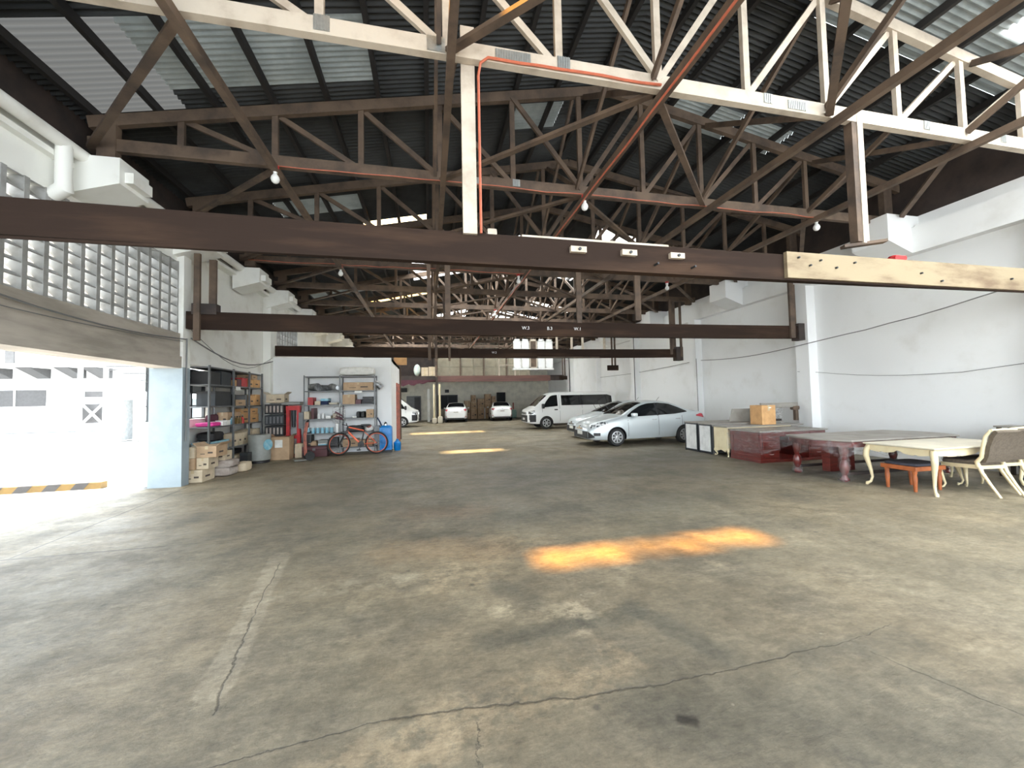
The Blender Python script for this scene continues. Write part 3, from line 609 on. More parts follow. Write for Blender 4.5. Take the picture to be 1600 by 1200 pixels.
tag(MB().tube(wob((-4.9,TY[4]-.08,ZC+.03),(3,TY[4]-.08,ZC+.03),20,.02), .009, 6).build('orange_conduit', 'conduit'), 'thin orange wire along the fourth truss below the nearest girder', 'conduit', 'orange conduits')
def cable(pts, label, r=.012, m='cable'): tag(MB().tube(pts, r, 5).build('wall_cable', m), label, 'cable', 'cables on the walls')
P = []
for a, b, n, s in (((10.80,4.0,3.75),(10.52,9.0,3.02),10,.10),((10.52,9.0,3.02),(10.80,13.8,3.05),8,.12),((10.80,13.8,3.05),(10.8,24,2.95),10,.1)): P += [tuple(v) for v in wob(a,b,n,.01,s)]
cable(P, 'gray cable sagging along the right wall at girder height')
cable([(10.53,9.3,2.25)]+[tuple(v) for v in wob((10.8,8.9,2.2),(10.83,5.9,1.98),6,.0,.08)]+[(10.83,4,2.2)], 'thin gray cable low on the right wall above the cream table', .006)
cable([tuple(v) for v in wob((-4.85,5,3.0),(-4.86,9.1,2.98),8,.005,.12)], 'thick cable sagging across the lintel under the left breeze blocks', .013)
cable([tuple(v) for v in wob((-4.85,4.6,2.85),(-4.86,9.0,2.92),8,.005,.06)], 'thin cable on the lintel below the thick one', .007)
cable([tuple(v) for v in wob((-4.84,9.25,3.02),(-4.86,13.6,2.98),10,.0,.3)], 'cable drooping from the second girder along the left wall', .016)
cable([tuple(v) for v in wob((-4.84,9.25,3.2),(-4.86,13.6,3.1),10,.0,.55)], 'lowest thin cable drooping on the left wall over the shelves', .007)
cable([(-4.86,9.14,3.0),(-4.86,9.14,.9)], 'thin conduit running down the inner face of the left pillar', .014)
cable([(10.5,13.6,3.1),(10.5,13.6,.2)], 'dark vertical cable on the right wall pillar above the silver sedans', .012)
cable([(10.5,28.0,5),(10.5,28.0,.4)], 'dark vertical pipe far down the right wall behind the white van', .035, 'steel_dark')
cable([(10.5,18.4,5),(10.5,18.4,.4)], 'thin dark vertical pipe on the right wall above the van roof', .02, 'steel_dark')
# ------------------------------------------------------------ the yard outside
k = thing('striped_kerb', 'yellow and black striped kerb out in the bright yard', 'kerb', (-10.7,9.45,-.03), math.radians(1))
MB().box(-3,4.15,0,.18,0,.13).build('kerb_body', 'yellow', k)
for i in range(15):
    x = -2.8+i*.46; st = MB(); st.add([(x,-.004,0),(x+.22,-.004,0),(x+.32,-.004,.13),(x+.1,-.004,.13),(x,-.001,0),(x+.22,-.001,0),(x+.32,-.001,.13),(x+.1,-.001,.13)], [(0,1,2,3),(4,7,6,5),(0,4,5,1),(1,5,6,2),(2,6,7,3),(3,7,4,0)])
    st.add([(x+.1,-.004,.131),(x+.32,-.004,.131),(x+.32,.18,.131),(x+.1,.18,.131),(x+.1,-.004,.134),(x+.32,-.004,.134),(x+.32,.18,.134),(x+.1,.18,.134)], [(3,2,1,0),(4,5,6,7),(0,1,5,4),(1,2,6,5),(2,3,7,6),(3,0,4,7)])
    st.build('black_stripe', 'asph', k)
b = thing('yard_building', 'overexposed white building across the yard with canopy and gray windows', 'building', (0,34,0))
MB().box(-70,-22,0,6,0,14).build('facade', 'bld_white', b)
for x in (-30.3,-28.45): w = MB().box(x,x+1.7,-.06,0,1.85,3.0).build('window', 'bld_gray', b); MB().box(x-.1,x,-.1,0,1.8,3.05).build('window_post', 'bld_white', w)
cn = MB().box(-45,-22.5,-2.0,0,4.5,4.7).build('canopy', 'bld_white', b)
for x in (-29.5,-27.3,-25.2,-23.6): MB().add([(x,-1.6,4.5),(x,0,4.5),(x,0,3.8),(x+.8,-1.6,4.5),(x+.8,0,4.5),(x+.8,0,3.8)], [(0,1,2),(5,4,3),(0,3,4,1),(1,4,5,2),(2,5,3,0)]).build('bracket', 'bld_gray', cn)
MB().box(-29.1,-28.6,-.1,0,4.9,6.2).build('shutter', 'bld_gray', b)
s = thing('steel_stair_tower', 'pale X-braced steel frame standing in the yard', 'steel frame', (-17.6,24,0))
for x in (0,1.1): MB().box(x,x+.14,0,.14,0,4.2).build('upright', 'bld_white', s)
MB().bar((.1,.08,.75),(1.1,.08,1.9),.05,.1).build('cross_brace', 'bld_white', s); MB().bar((.1,.1,1.9),(1.1,.1,.75),.05,.1).build('cross_brace', 'bld_white', s); MB().box(0,1.15,.3,.34,.85,1.85).build('gray_infill', 'bld_gray', s)
MB().box(.1,1.1,.3,.34,2.2,2.5).build('gray_infill', 'bld_gray', s)
a = thing('yard_annex', 'white annex with louvred upper panel beside the left door jamb', 'annex', (0,22,0))
MB().box(-15.0,-10.5,0,4,2.0,2.65).build('upper_wall', 'bld_white', a); MB().box(-15.0,-10.5,1.6,1.8,0,2.0).build('back_wall', 'pillar_blue', a)
MB().box(-15.0,-14.85,0,1.6,0,2.0).build('side_wall', 'bld_white', a); MB().box(-13.9,-13.8,0,1.6,0,2.0).build('side_wall', 'bld_white', a)
for i in range(6): MB().box(-15+.35*(5-i)*(i<4),-10.5,-.05,0,2.72+i*.17,2.77+i*.17).build('louvre', 'bld_gray', a)
MB().box(-14.6,-14.35,1.5,1.6,.5,1.6).build('narrow_window', 'bld_gray', a); MB().box(-13.7,-12.5,1.4,1.6,.35,.75).build('ledge', 'bld_gray', a)
# ------------------------------------------------------------ vehicles: local x runs from nose to tail, y across, z up
def interp(tab, x):
    xs, ys = zip(*tab); return float(np.interp(x, xs, ys))
class Body:
    def __init__(s, L, Wt, T, B, Z, tum, crown): s.L, s.Wt, s.T, s.B, s.Z, s.tum, s.crown = L, Wt, T, B, Z, tum, crown
    def ring(s, x):
        w = interp(s.Wt, x); t = interp(s.T, x); zb = interp(s.Z, x); b = min(interp(s.B, x), t-.07); g = s.tum*(t-b); h = b-zb; q = t-b
        return [(0,zb),(w*.80,zb),(w*.95,zb+.03),(w*.985,zb+.16*h),(w,zb+.35*h),(w*1.0,zb+.6*h),(w*.985,zb+.86*h),(w*.955,b),(w*.94-g*.25,b+.28*q),(w*.93-g*.6,b+.6*q),(w*.91-g*.92,b+.88*q),(w*.87-g,b+.97*q),(w*.72-g,t),(w*.4-g*.5,t+s.crown*.7),(0,t+s.crown)]
    def hw(s, x, z):
        r = s.ring(x)[2:12]; return float(np.interp(z, [p[1] for p in r], [p[0] for p in r]))
    def body(s, xs, cut, r, name_m, parent):
        vs = []; fs = []; n = None
        for x in xs:
            rg = s.ring(x); full = rg+[(-y,z) for y, z in rg[-2:0:-1]]; n = len(full); vs += [(x,y,z) for y, z in full]
        for i in range(len(xs)-1):
            for k in range(n): fs.append((i*n+k, i*n+(k+1)%n, (i+1)*n+(k+1)%n, (i+1)*n+k))
        fs += [tuple(range(n))[::-1], tuple((len(xs)-1)*n+k for k in range(n))]
        me = bpy.data.meshes.new('b'); me.from_pydata(vs, [], fs); me.materials.append(M[name_m]); me.materials.append(M['black'])
        bm = bmesh.new(); bm.from_mesh(me); bmesh.ops.recalc_face_normals(bm, faces=bm.faces[:])
        bm.to_mesh(me); bm.free()
        o = bpy.data.objects.new('b', me); sc.collection.objects.link(o)
        cutm = MB()
        for cx in cut:
            for sd in (-1,1):
                a, b_ = sorted((sd*.62, sd*1.3)); cutm.lathe([(r,a),(r,b_)], (cx,0,r-.045), 'y', 28)
        cutm.mi = [1]*len(cutm.f)
        c = cutm.build('cutter', [name_m,'black'])
        md = o.modifiers.new('arch', 'BOOLEAN'); md.operation = 'DIFFERENCE'; md.solver = 'EXACT'; md.object = c
        dg = bpy.context.evaluated_depsgraph_get(); me2 = bpy.data.meshes.new_from_object(o.evaluated_get(dg))
        bpy.data.objects.remove(o); bpy.data.objects.remove(c)
        me2.polygons.foreach_set('use_smooth', [True]*len(me2.polygons))
        try: me2.set_sharp_from_angle(angle=math.radians(33))
        except Exception: pass
        o = bpy.data.objects.new('body', me2); sc.collection.objects.link(o); o.parent = parent; return o
    def side(s, x0, x1, lo, hi, sd, eps=.006, nx=12, nz=4, mb=None):
        """a patch on the body side between curves lo(x), hi(x)"""
        mb = mb or MB(); vs = []; fs = []
        for i in range(nx+1):
            x = x0+(x1-x0)*i/nx; a, b = lo(x), hi(x)
            for k in range(nz+1):
                z = a+(b-a)*k/nz; vs.append((x, sd*(s.hw(x,z)+eps), z))
        m = nz+1; N = len(vs); vs += [(x, y-sd*.02, z) for x, y, z in vs]
        for i in range(nx):
            for k in range(nz): fs.append((i*m+k,(i+1)*m+k,(i+1)*m+k+1,i*m+k+1)); fs.append((N+i*m+k+1,N+(i+1)*m+k+1,N+(i+1)*m+k,N+i*m+k))
        edge = [i*m for i in range(nx+1)]+[nx*m+k for k in range(1,m)]+[i*m+nz for i in range(nx-1,-1,-1)]+[k for k in range(nz-1,0,-1)]
        for a, b in zip(edge, edge[1:]+edge[:1]): fs.append((a,b,b+N,a+N))
        return mb.add(vs, fs, True)
    def top(s, x0, x1, f=.9, eps=.006, nx=8, ny=8):
        mb = MB(); vs = []; fs = []
        for i in range(nx+1):
            x = x0+(x1-x0)*i/nx; r = s.ring(x)[12:]; yw = s.ring(x)[11][0]*f
            ys = [p[0] for p in r][::-1]; zs_ = [p[1] for p in r][::-1]; e11 = s.ring(x)[11]; ys.append(e11[0]); zs_.append(e11[1])
            for k in range(ny+1):
                y = -yw+2*yw*k/ny; vs.append((x, y, float(np.interp(abs(y), ys, zs_))+eps))
        m = ny+1
        for i in range(nx):
            for k in range(ny): fs.append((i*m+k,i*m+k+1,(i+1)*m+k+1,(i+1)*m+k))
        return mb.add(vs, fs, True)
def wheel(parent, x, y, r, w, sd, holes=8):
    t = MB().lathe([(r*.62,-w/2),(r*.9,-w/2),(r,-w*.3),(r,w*.3),(r*.9,w/2),(r*.62,w/2),(r*.60,w*.3),(0,w*.3)], (0,0,0), 'y', 28)
    o = t.build('wheel', 'rubber', parent); o.location = (x,y,r)
    if sd > 0: o.rotation_euler = (0,0,0)
    else: o.rotation_euler = (0,0,PI)
    h = MB().lathe([(r*.66,w*.42),(r*.66,w*.54),(r*.60,w*.56),(r*.55,w*.44)], (0,0,0), 'y', 28, False)
    h.lathe([(.055,w*.3),(.055,w*.5),(.03,w*.56),(0,w*.56)], (0,0,0), 'y', 12)
    for k in range(holes):
        a = 2*PI*k/holes; ca, sa = math.cos(a), math.sin(a); pr = []
        for rr, hwid in ((.04,.020),(r*.6,.030)):
            for q in (-1,1): pr.append((rr*ca-q*hwid*sa, rr*sa+q*hwid*ca))
        (ax,az),(bx,bz),(cx_,cz),(dx,dz) = pr
        h.add([(ax,w*.49,az),(bx,w*.49,bz),(dx,w*.52,dz),(cx_,w*.52,cz),(ax,w*.34,az),(bx,w*.34,bz),(dx,w*.34,dz),(cx_,w*.34,cz)], [(0,1,2,3),(4,7,6,5),(0,4,5,1),(1,5,6,2),(2,6,7,3),(3,7,4,0)])
    h.build('hub_cap', 'rim', o); return o
def line(fa, fb): return fa, fb
def sedan(name, label, paint, loc, rz, plate='', front_detail=True):
    t = thing(name, label, 'car', loc, rz, 'parked sedans'); L = 4.41
    B = Body(L, [(0,.56),(.08,.68),(.25,.78),(.55,.835),(1.0,.85),(3.4,.85),(3.9,.82),(4.2,.76),(4.36,.70),(4.41,.66)],
             [(0,.60),(.05,.70),(.2,.78),(.5,.86),(.9,.94),(1.12,.99),(1.5,1.20),(1.85,1.37),(2.15,1.445),(2.5,1.465),(2.9,1.44),(3.2,1.36),(3.55,1.21),(3.8,1.115),(3.95,1.09),(4.2,1.08),(4.32,1.05),(4.41,.92)],
             [(0,.55),(.3,.70),(1.0,.86),(1.6,.92),(3.0,.98),(3.9,1.02),(4.41,.90)], [(0,.26),(.15,.20),(.5,.19),(3.9,.22),(4.3,.28),(4.41,.36)], .40, .03)
    xs = sorted(set([0,.03,.08,.15,.25,.4,.55,.75,.95,1.12]+[1.12+i*.12 for i in range(1,23)]+[3.95,4.08,4.2,4.28,4.34,4.38,4.41]))
    B.body(xs, (.92,3.47), .345, paint, t)
    for sd in (-1,1):
        for x in (.92,3.47): wheel(t, x, sd*.745, .30, .19, sd)
        g = B.side(1.35,3.62, lambda x: interp([(1.3,.95),(1.9,.965),(3.1,1.01),(3.65,1.07)],x), lambda x: interp([(1.3,.97),(1.55,1.14),(1.9,1.315),(2.2,1.385),(2.6,1.40),(3.0,1.355),(3.3,1.24),(3.65,1.08)],x), sd, .008, 22, 4)
        gl = g.build('side_window', 'glass_dk', t)
        B.side(2.44,2.50, lambda x: .97, lambda x: 1.40, sd, .012, 1, 4).build('door_pillar', 'black', gl)
        for x in (1.33,2.47,3.38): B.side(x,x+.010, lambda x_: .32 if x < 3 else .62, lambda x_: .95, sd, .003, 1, 6).build('door_seam', 'black', t)
        for x in (2.22,3.12): B.side(x,x+.17, lambda x_: .835, lambda x_: .862, sd, .03, 4, 1).build('door_handle', 'chrome' if paint == 'paint_s' else paint, t)
        B.side(.07,.62, lambda x: interp([(0,.59),(.3,.66),(.62,.76)],x), lambda x: interp([(0,.64),(.2,.76),(.45,.815),(.62,.80)],x), sd, .012, 10, 3).build('headlight', 'lamp', t)
        B.side(.14,.34, lambda x: .36, lambda x: .46, sd, .01, 4, 2).build('fog_lamp', 'black', t)
        B.side(3.98,4.40, lambda x: interp([(3.9,.93),(4.41,.84)],x), lambda x: interp([(3.98,.955),(4.2,1.0),(4.41,.97)],x), sd, .012, 8, 3).build('tail_light', 'tail', t)
        B.side(4.2,4.37, lambda x: .42, lambda x: .47, sd, .008, 3, 1).build('rear_reflector', 'tail', t)
        m = MB().soft(1.42,1.60,min(sd*.86,sd*1.02),max(sd*.86,sd*1.02),.96,1.08,n=4).build('side_mirror', paint, t)
    B.top(1.16,2.02,.98).build('windshield', 'glass_dk', t); B.top(3.0,3.74,.95).build('rear_window', 'glass_dk', t)
    for sd in (-1,1): B.side(.005,.17, lambda x: .27+.25*x, lambda x: .50-1.0*x, sd, .012, 5, 2).build('grille_corner', 'black', t)
    MB().box(-.03,.05,-.54,.54,.27,.50).build('grille', 'black', t); MB().box(-.045,.02,-.26,.26,.56,.60).build('grille_bar', 'chrome', t)
    MB().lathe([(.06,-.05),(.06,-.02)], (0,0,.62), 'x', 14).build('emblem', 'chrome', t)
    MB().box(-.05,-.028,-.19,.19,.38,.50).build('number_plate', 'paper', t); p = MB().box(4.40,4.425,-.21,.21,.72,.84).build('number_plate', 'paper', t)
    MB().box(4.395,4.42,-.42,.42,.865,.885).build('trunk_trim', 'chrome', t); MB().box(4.36,4.43,-.60,.60,.24,.34).build('rear_valance', 'black', t)
    MB().lathe([(.05,4.41),(.05,4.425)], (0,0,.93), 'x', 12).build('emblem', 'chrome', t)
    for y in (-.12,-.04,.04,.12): MB().box(4.425,4.428,y-.025,y+.025,.755,.805).build('plate_mark', 'ink', p)
    MB().tube([(2.95,0,1.46),(3.08,0,1.60)], .006, 5).build('antenna', 'black', t)
    if front_detail:
        for y in (-.5,.05): MB().tube([(1.18,y,1.02),(1.02,y+.08,1.36)], .009, 5).build('raised_wiper', 'black', t)
    return t
sedan('sedan_car', 'silver sedan parked nearest, nose left, beside the white framed panels', 'paint_s', (5.10,12.62,0), math.radians(1))
sedan('sedan_car', 'silver sedan parked just behind the nearest silver one', 'paint_s', (5.75,15.15,0), math.radians(1))
sedan('sedan_car', 'white sedan seen from behind, left one beside the white pipes', 'paint_w', (2.30,33.35,0), math.radians(-95))
sedan('sedan_car', 'white sedan seen from behind, right one before the carton pile', 'paint_w', (5.85,33.6,0), math.radians(-95))
sedan('sedan_car', 'pale silver car mostly hidden beyond the large white van', 'paint_s', (6.05,23.6,0), 0)
def van(name, label, loc, rz):
    t = thing(name, label, 'van', loc, rz, 'white passenger vans')
    B = Body(5.08, [(0,.66),(.06,.76),(.2,.82),(.5,.845),(4.7,.845),(5.0,.81),(5.08,.78)],
             [(0,.95),(.04,1.03),(.25,1.12),(.4,1.20),(.75,1.52),(1.1,1.82),(1.35,1.92),(1.8,1.965),(4.6,1.955),(4.95,1.91),(5.08,1.82)],
             [(0,.85),(.3,1.05),(.6,1.12),(5.08,1.14)], [(0,.36),(.15,.30),(.5,.27),(4.6,.28),(5.08,.38)], .16, .025)
    xs = [0,.02,.05,.1,.17,.25,.33,.4,.5,.62,.75,.9,1.05,1.2,1.35]+[1.55+i*.25 for i in range(13)]+[4.75,4.9,4.98,5.04,5.08]
    B.body(xs, (1.0,4.0), .375, 'paint_w', t)
    for sd in (-1,1):
        for x in (1.0,4.0): wheel(t, x, sd*.74, .335, .2, sd, 6)
        B.side(.86,1.66, lambda x: interp([(.86,1.16),(1.66,1.22)],x), lambda x: interp([(.86,1.24),(1.05,1.52),(1.25,1.74),(1.4,1.80),(1.66,1.82)],x), sd, .008, 12, 4).build('front_side_window', 'glass_dk', t)
        gl = B.side(1.88,4.85, lambda x: 1.25, lambda x: interp([(1.88,1.80),(4.6,1.80),(4.85,1.72)],x), sd, .008, 24, 4).build('rear_side_window', 'glass_dk', t)
        for x in (2.95,3.95): B.side(x,x+.03, lambda x_: 1.25, lambda x_: 1.80, sd, .012, 1, 3).build('window_bar', 'black', gl)
        for x in (.78,1.76,3.05): B.side(x,x+.012, lambda x_: .42 if x > .8 else .9, lambda x_: 1.2 if x < .8 else 1.84, sd, .003, 1, 8).build('door_seam', 'steel_gray', t)
        B.side(1.46,1.64, lambda x_: 1.00, lambda x_: 1.06, sd, .02, 3, 1).build('door_handle', 'black', t)
        B.side(.04,.36, lambda x: .80, lambda x: interp([(0,.96),(.36,1.02)],x), sd, .012, 6, 3).build('headlight', 'lamp', t)
        B.side(.04,.42, lambda x: .40, lambda x: .78, sd, .006, 6, 3).build('bumper_corner', 'black', t)
        MB().soft(.72,.86,min(sd*.86,sd*1.06),max(sd*.86,sd*1.06),1.10,1.36,n=4).build('side_mirror', 'black', t)
        B.side(4.96,5.06, lambda x: .95, lambda x: 1.35, sd, .01, 3, 3).build('tail_light', 'tail', t)
    B.top(.42,1.08,.98).build('windshield', 'glass_dk', t)
    MB().box(-.04,.06,-.60,.60,.40,.76).build('front_bumper', 'black', t); MB().box(-.03,.05,-.52,.52,.80,.93).build('grille', 'chrome', t); MB().box(-.055,-.04,-.2,.2,.5,.61).build('number_plate', 'paper', t)
    return t
van('passenger_van', 'large white passenger van with dark side windows, nose left, behind the silver sedans', (5.12,20.75,0), math.radians(0))
van('passenger_van', 'white van nose poking out from behind the partition room', (-.68,26.3,0), PI)
# ------------------------------------------------------------ cartons and shelf goods
def carton(label, x0, x1, y0, y1, z, h, m='carton', name='cardboard_box', rz=0, group=None, tape='y', flaps=0, mark=True, cat='box'):
    cx, cy_ = (x0+x1)/2, (y0+y1)/2; a, b = (x1-x0)/2, (y1-y0)/2
    t = thing(name, label, cat, (cx,cy_,z), rz, group)
    MB().box(-a,a,-b,b,0,h).build('body', m, t, min(.008, h*.05))
    w = min(a,b)*.16
    tp = MB()
    if tape == 'y': tp.box(-w,w,-b-.003,b+.003,h*.72,h+.003)
    else: tp.box(-a-.003,a+.003,-w,w,h*.72,h+.003)
    if tape: tp.build('tape', 'tape', t)
    if mark and min(a,b) > .1:
        k = MB().box(a*.15,a*.65,-b-.004,-b,h*.35,h*.5); k.box(-a*.6,-a*.15,-b-.004,-b,h*.30,h*.36); k.box(a,a+.004,-b*.5,b*.2,h*.35,h*.5); k.build('print_mark', 'ink', t)
    for i in range(flaps):
        s = (-1,1)[i%2]; MB().bar((s*a,0,h),(s*(a+(.09 if i < 2 else .06)),0,h+.07 if i < 2 else h-.16),.008,b*1.9,(0,1,0)).build('flap', m, t)
    return t
for a in (
 ('brown carton at the bottom of the stack beside the left doorway pillar', -5.05,-4.70,9.42,9.92,0,.26,'carton_pale'),
 ('narrow carton in the middle of the pillar stack, next to the pillar', -5.05,-4.86,9.45,9.85,.263,.24,'carton'),
 ('narrow carton in the middle of the pillar stack, on its outer side', -4.85,-4.62,9.50,9.9,.263,.24,'carton_pale'),
 ('small carton at the top of the pillar stack, next to the pillar', -5.05,-4.86,9.45,9.85,.506,.22,'carton_pale')): carton(*a, group='cartons stacked by the pillar')
carton('larger open carton on the top outer side of the pillar stack', -4.85,-4.48,9.5,9.98,.506,.24,'carton', flaps=2, group='cartons stacked by the pillar')
def sack(label, x0, x1, y0, y1, z, h, m='sack', name='plastic_sack', cat='sack', seed=1, group=None):
    o = MB().soft(x0,x1,y0,y1,z,z+h,n=7,jit=.05,seed=seed).build(name, m); return tag(o, label, cat, group)
sack('grayish brown wrapped sack on the floor beside the pillar cartons', -4.95,-4.45,10.02,10.50,0,.20,seed=2)
sack('folded brown sack lying on the other floor sack', -4.95,-4.42,10.05,10.48,.19,.17,seed=3)
sack('ragged tan sack at the foot of the tall left rack', -4.62,-4.35,10.55,10.95,0,.22,'carton_pale',seed=4)
carton('maroon and white carton resting on the brown sacks', -4.9,-4.58,10.1,10.42,.36,.2,'carton_pale', tape='x')
tag(MB().soft(-4.85,-4.65,10.15,10.35,.563,.61,n=4,jit=.1).build('red_packet','red'), 'small red packet on top of the carton over the sacks', 'packet')
# ---- racks
def rack(name, label, x0, x1, y0, y1, posts, levels, top, along):
    t = thing(name, label, 'shelving rack', (0,0,0), group='gray metal racks')
    for p in posts:
        for q in ((y0,y1) if along == 'x' else (x0,x1)):
            cx, cy_ = (p, q) if along == 'x' else (q, p)
            s = 1 if (q == max(y0,y1) if along == 'x' else q == max(x0,x1)) else -1
            m = MB()
            if along == 'x': m.box(cx-.02,cx+.02,cy_-.003,cy_+.003,0,top); m.box(cx-.003,cx+.003,min(cy_,cy_-s*.04),max(cy_,cy_-s*.04),0,top)
            else: m.box(cx-.003,cx+.003,cy_-.03,cy_+.03,0,top); m.box(min(cx,cx-s*.04),max(cx,cx-s*.04),cy_-.003,cy_+.003,0,top)
            m.build('upright', 'steel_gray', t)
    for z in levels:
        for a, b in zip(posts, posts[1:]):
            m = MB()
            if along == 'x': m.box(a+.004,b-.004,y0,y1,z-.03,z); 
            else: m.box(x0,x1,a+.004,b-.004,z-.03,z)
            m.build('shelf', 'steel_gray', t)
    return t
rl = rack('metal_rack', 'tall gray rack along the left wall in front of the window', -5.48,-5.0,10.3,13.22,(10.3,11.45,12.36,13.22),(.14,.53,1.11,1.6,2.12,2.53),2.56,'y')
MB().box(-4.996,-4.99,11.52,11.78,2.0,2.1).build('shelf_tag','paper',rl)
rp_ = rack('metal_rack', 'gray rack against the white partition, behind the bicycle', -3.81,-1.72,13.15,13.62,(-3.81,-2.77,-1.72),(.22,.68,1.13,1.57,2.01,2.47),2.50,'x')
MB().box(-2.33,-2.10,13.138,13.146,1.93,1.99).build('shelf_tag','paper',rp_)
def goods(label, x0, x1, y0, y1, z, h, m, name, cat, soft=False, group=None, seed=1, trim=None):
    mb = MB().soft(x0,x1,y0,y1,z,z+h,n=6,jit=.06,seed=seed) if soft else MB().box(x0,x1,y0,y1,z,z+h)
    o = mb.build(name, m, bevel=0 if soft else .004); tag(o, label, cat, group)
    if trim: MB().box(x0-.003,x1+.003,y0-.003,y1+.003,z+h*.82,z+h+.002).build('lid', trim, o)
    return o
# left rack, bay next to the pillar (y 10.3-11.45), middle bay, far bay
X0, X1 = -5.44, -5.04
goods('dark crate on the top level of the left rack, next to the window edge',X0,X1,10.4,10.85,2.12,.30,'black','plastic_crate','crate')
goods('second dark crate on the top level of the left rack',X0,X1,10.9,11.38,2.12,.34,'steel_dark','plastic_crate','crate')
goods('flat dark tray on the second highest level of the left rack',X0,X1,10.42,10.95,1.93,.06,'steel_gray','metal_tray','tray') if False else None
goods('large black case on the second highest level of the left rack, blocking the window',X0,X1,10.62,11.38,1.6,.36,'steel_dark','storage_case','case',trim='black')
goods('bright pink plastic basin on the left rack at window sill height',X0,X1,10.55,10.95,1.11,.10,'pink','plastic_basin','basin',True)
goods('clear white plastic tub beside the pink basin',X0+.1,X1,10.98,11.15,1.11,.10,'white_pl','plastic_tub','tub',trim='paper')
goods('white tub nearest the thick upright at window sill height',X0+.1,X1,11.18,11.36,1.11,.12,'paper','plastic_tub','tub',trim='white_pl')
goods('maroon cloth heap behind the white tubs',X0,X0+.14,10.98,11.36,1.11,.28,'violet_cloth','cloth_heap','cloth',True)
goods('gray plastic crate low on the left rack',X0,X1,10.45,11.3,.53,.22,'drum','plastic_crate','crate',trim='ltblue')
goods('dark bag on top of the low gray crate',X0,X1,10.6,11.1,.753,.22,'black','cloth_bag','bag',True)
carton('small orange carton beside the red box, top level',X0,X1,11.52,11.68,2.12,.16,'carton_or',mark=False)
goods('maroon box behind the orange carton on the top level',X0,X1,11.70,11.95,2.12,.20,'maroon','paper_box','box')
goods('bright red box on the top level of the left rack',X0,X1,11.97,12.3,2.12,.24,'red','paper_box','box',trim='red')
goods('black ring binder on the second level of the left rack',X0,X1,11.52,11.62,1.6,.30,'black','ring_binder','binder')
carton('flat brown carton on the second level, middle bay',X0,X1,11.66,12.2,1.6,.16,'carton')
goods('upright gray file box in the middle bay',X0,X1,12.22,12.32,1.6,.30,'steel_gray','file_box','box')
goods('gray spray can pair behind the flat carton',X0,X0+.12,11.7,11.95,1.763,.2,'drum','spray_can','can')
for i in range(5):
    y = 11.56+i*.15; o = MB().lathe([(.045,0),(.045,.11),(.018,.15),(.018,.18)],(X1-.06,y,1.11),n=12).build('paint_bottle',['ltblue','yellow','yellow','yellow','red'][i])
    tag(o,['blue bottle on the sill level of the left rack','yellow bottle next to the blue one','middle yellow bottle in the row on the left rack','last yellow bottle before the red one','red bottle at the end of the bottle row'][i],'bottle','bottles on the left rack'); MB().lathe([(.02,0),(.02,.03)],(X1-.06,y,1.288),n=8).build('cap','black',o)
carton('long orange brown carton behind the bottle row',X0,X0+.25,11.55,12.28,1.11,.32,'carton')
for i in range(3): carton('pale carton on the low middle shelf, %s' % ['nearest the thick upright','between two others','beside the far bay'][i],X0,X1,11.52+i*.28,11.76+i*.28,.53,.33,'carton_pale',group='pale cartons low on the left rack')
goods('pile of loose papers on the bottom shelf of the left rack',X0,X1,11.6,12.2,.14,.16,'carton_pale','paper_pile','papers',True,seed=5)
goods('black cloth bundle on the bottom shelf of the left rack',X0,X1-.1,11.7,12.3,.29,.14,'black','cloth_bundle','cloth',True,seed=6)
carton('orange carton on the top far shelf, lower left',X0,X1,12.43,12.70,2.12,.22,'carton_or',group='orange cartons on the left rack')
carton('orange carton on the top far shelf, right one',X0,X1,12.72,13.15,2.12,.24,'carton_or',group='orange cartons on the left rack')
carton('small brown carton perched above the top far cartons',X0,X1,12.6,12.95,2.364,.13,'carton',group='orange cartons on the left rack')
goods('white flat box under the second far shelf edge',X0,X1,12.45,13.15,1.93,.10,'paper','flat_box','box') if False else None
carton('orange carton on the second far shelf, left one',X0,X1,12.44,12.80,1.6,.28,'carton_or',group='orange cartons on the left rack')
carton('orange carton on the second far shelf, right one',X0,X1,12.83,13.15,1.6,.32,'carton_or',group='orange cartons on the left rack')
carton('lower orange carton on the sill level far shelf',X0,X1,12.50,13.05,1.11,.24,'carton_or',group='orange cartons on the left rack')
carton('upper orange carton on the sill level far shelf',X0,X1,12.50,13.0,1.353,.16,'carton_or',group='orange cartons on the left rack')
for i in range(3): carton('pale upright carton on the low far shelf, %s' % ['first from the middle bay','second from the middle bay','last by the corner'][i],X0,X1,12.43+i*.25,12.65+i*.25,.53,.34+.02*i,'carton_pale',group='pale cartons low on the left rack')
# goods on the partition rack
Y_0, Y_1 = 13.2, 13.58
def duct(label, pts, r): tag(MB().tube(pts, r, 10).build('air_duct','foil'), label, 'duct', 'dull silver ducts on the rack')
duct('wrapped silver duct at the left end of the top rack shelf', [(-3.7,13.5,2.13),(-3.45,13.3,2.14)], .12)
duct('short silver duct second from left on the top rack shelf', [(-3.4,13.3,2.11),(-3.2,13.5,2.11)], .095)
duct('bent silver duct in the middle of the top rack shelf', [(-3.15,13.5,2.12),(-3.05,13.35,2.15),(-2.95,13.22,2.12)], .10)
duct('small silver duct at the right of the left bay, top shelf', [(-2.9,13.5,2.10),(-2.84,13.25,2.10)], .075)
duct('silver duct end poking out past the right side of the rack', [(-1.74,13.25,2.24),(-1.62,13.25,2.2),(-1.52,13.25,2.08)], .10)
carton('long brown carton on the top right shelf of the partition rack',-2.68,-1.78,Y_0,Y_1,2.01,.26,'carton')
carton('tan lidded carton on the second shelf beside the middle upright',-2.7,-2.33,Y_0,Y_1,1.57,.31,'carton',mark=False)
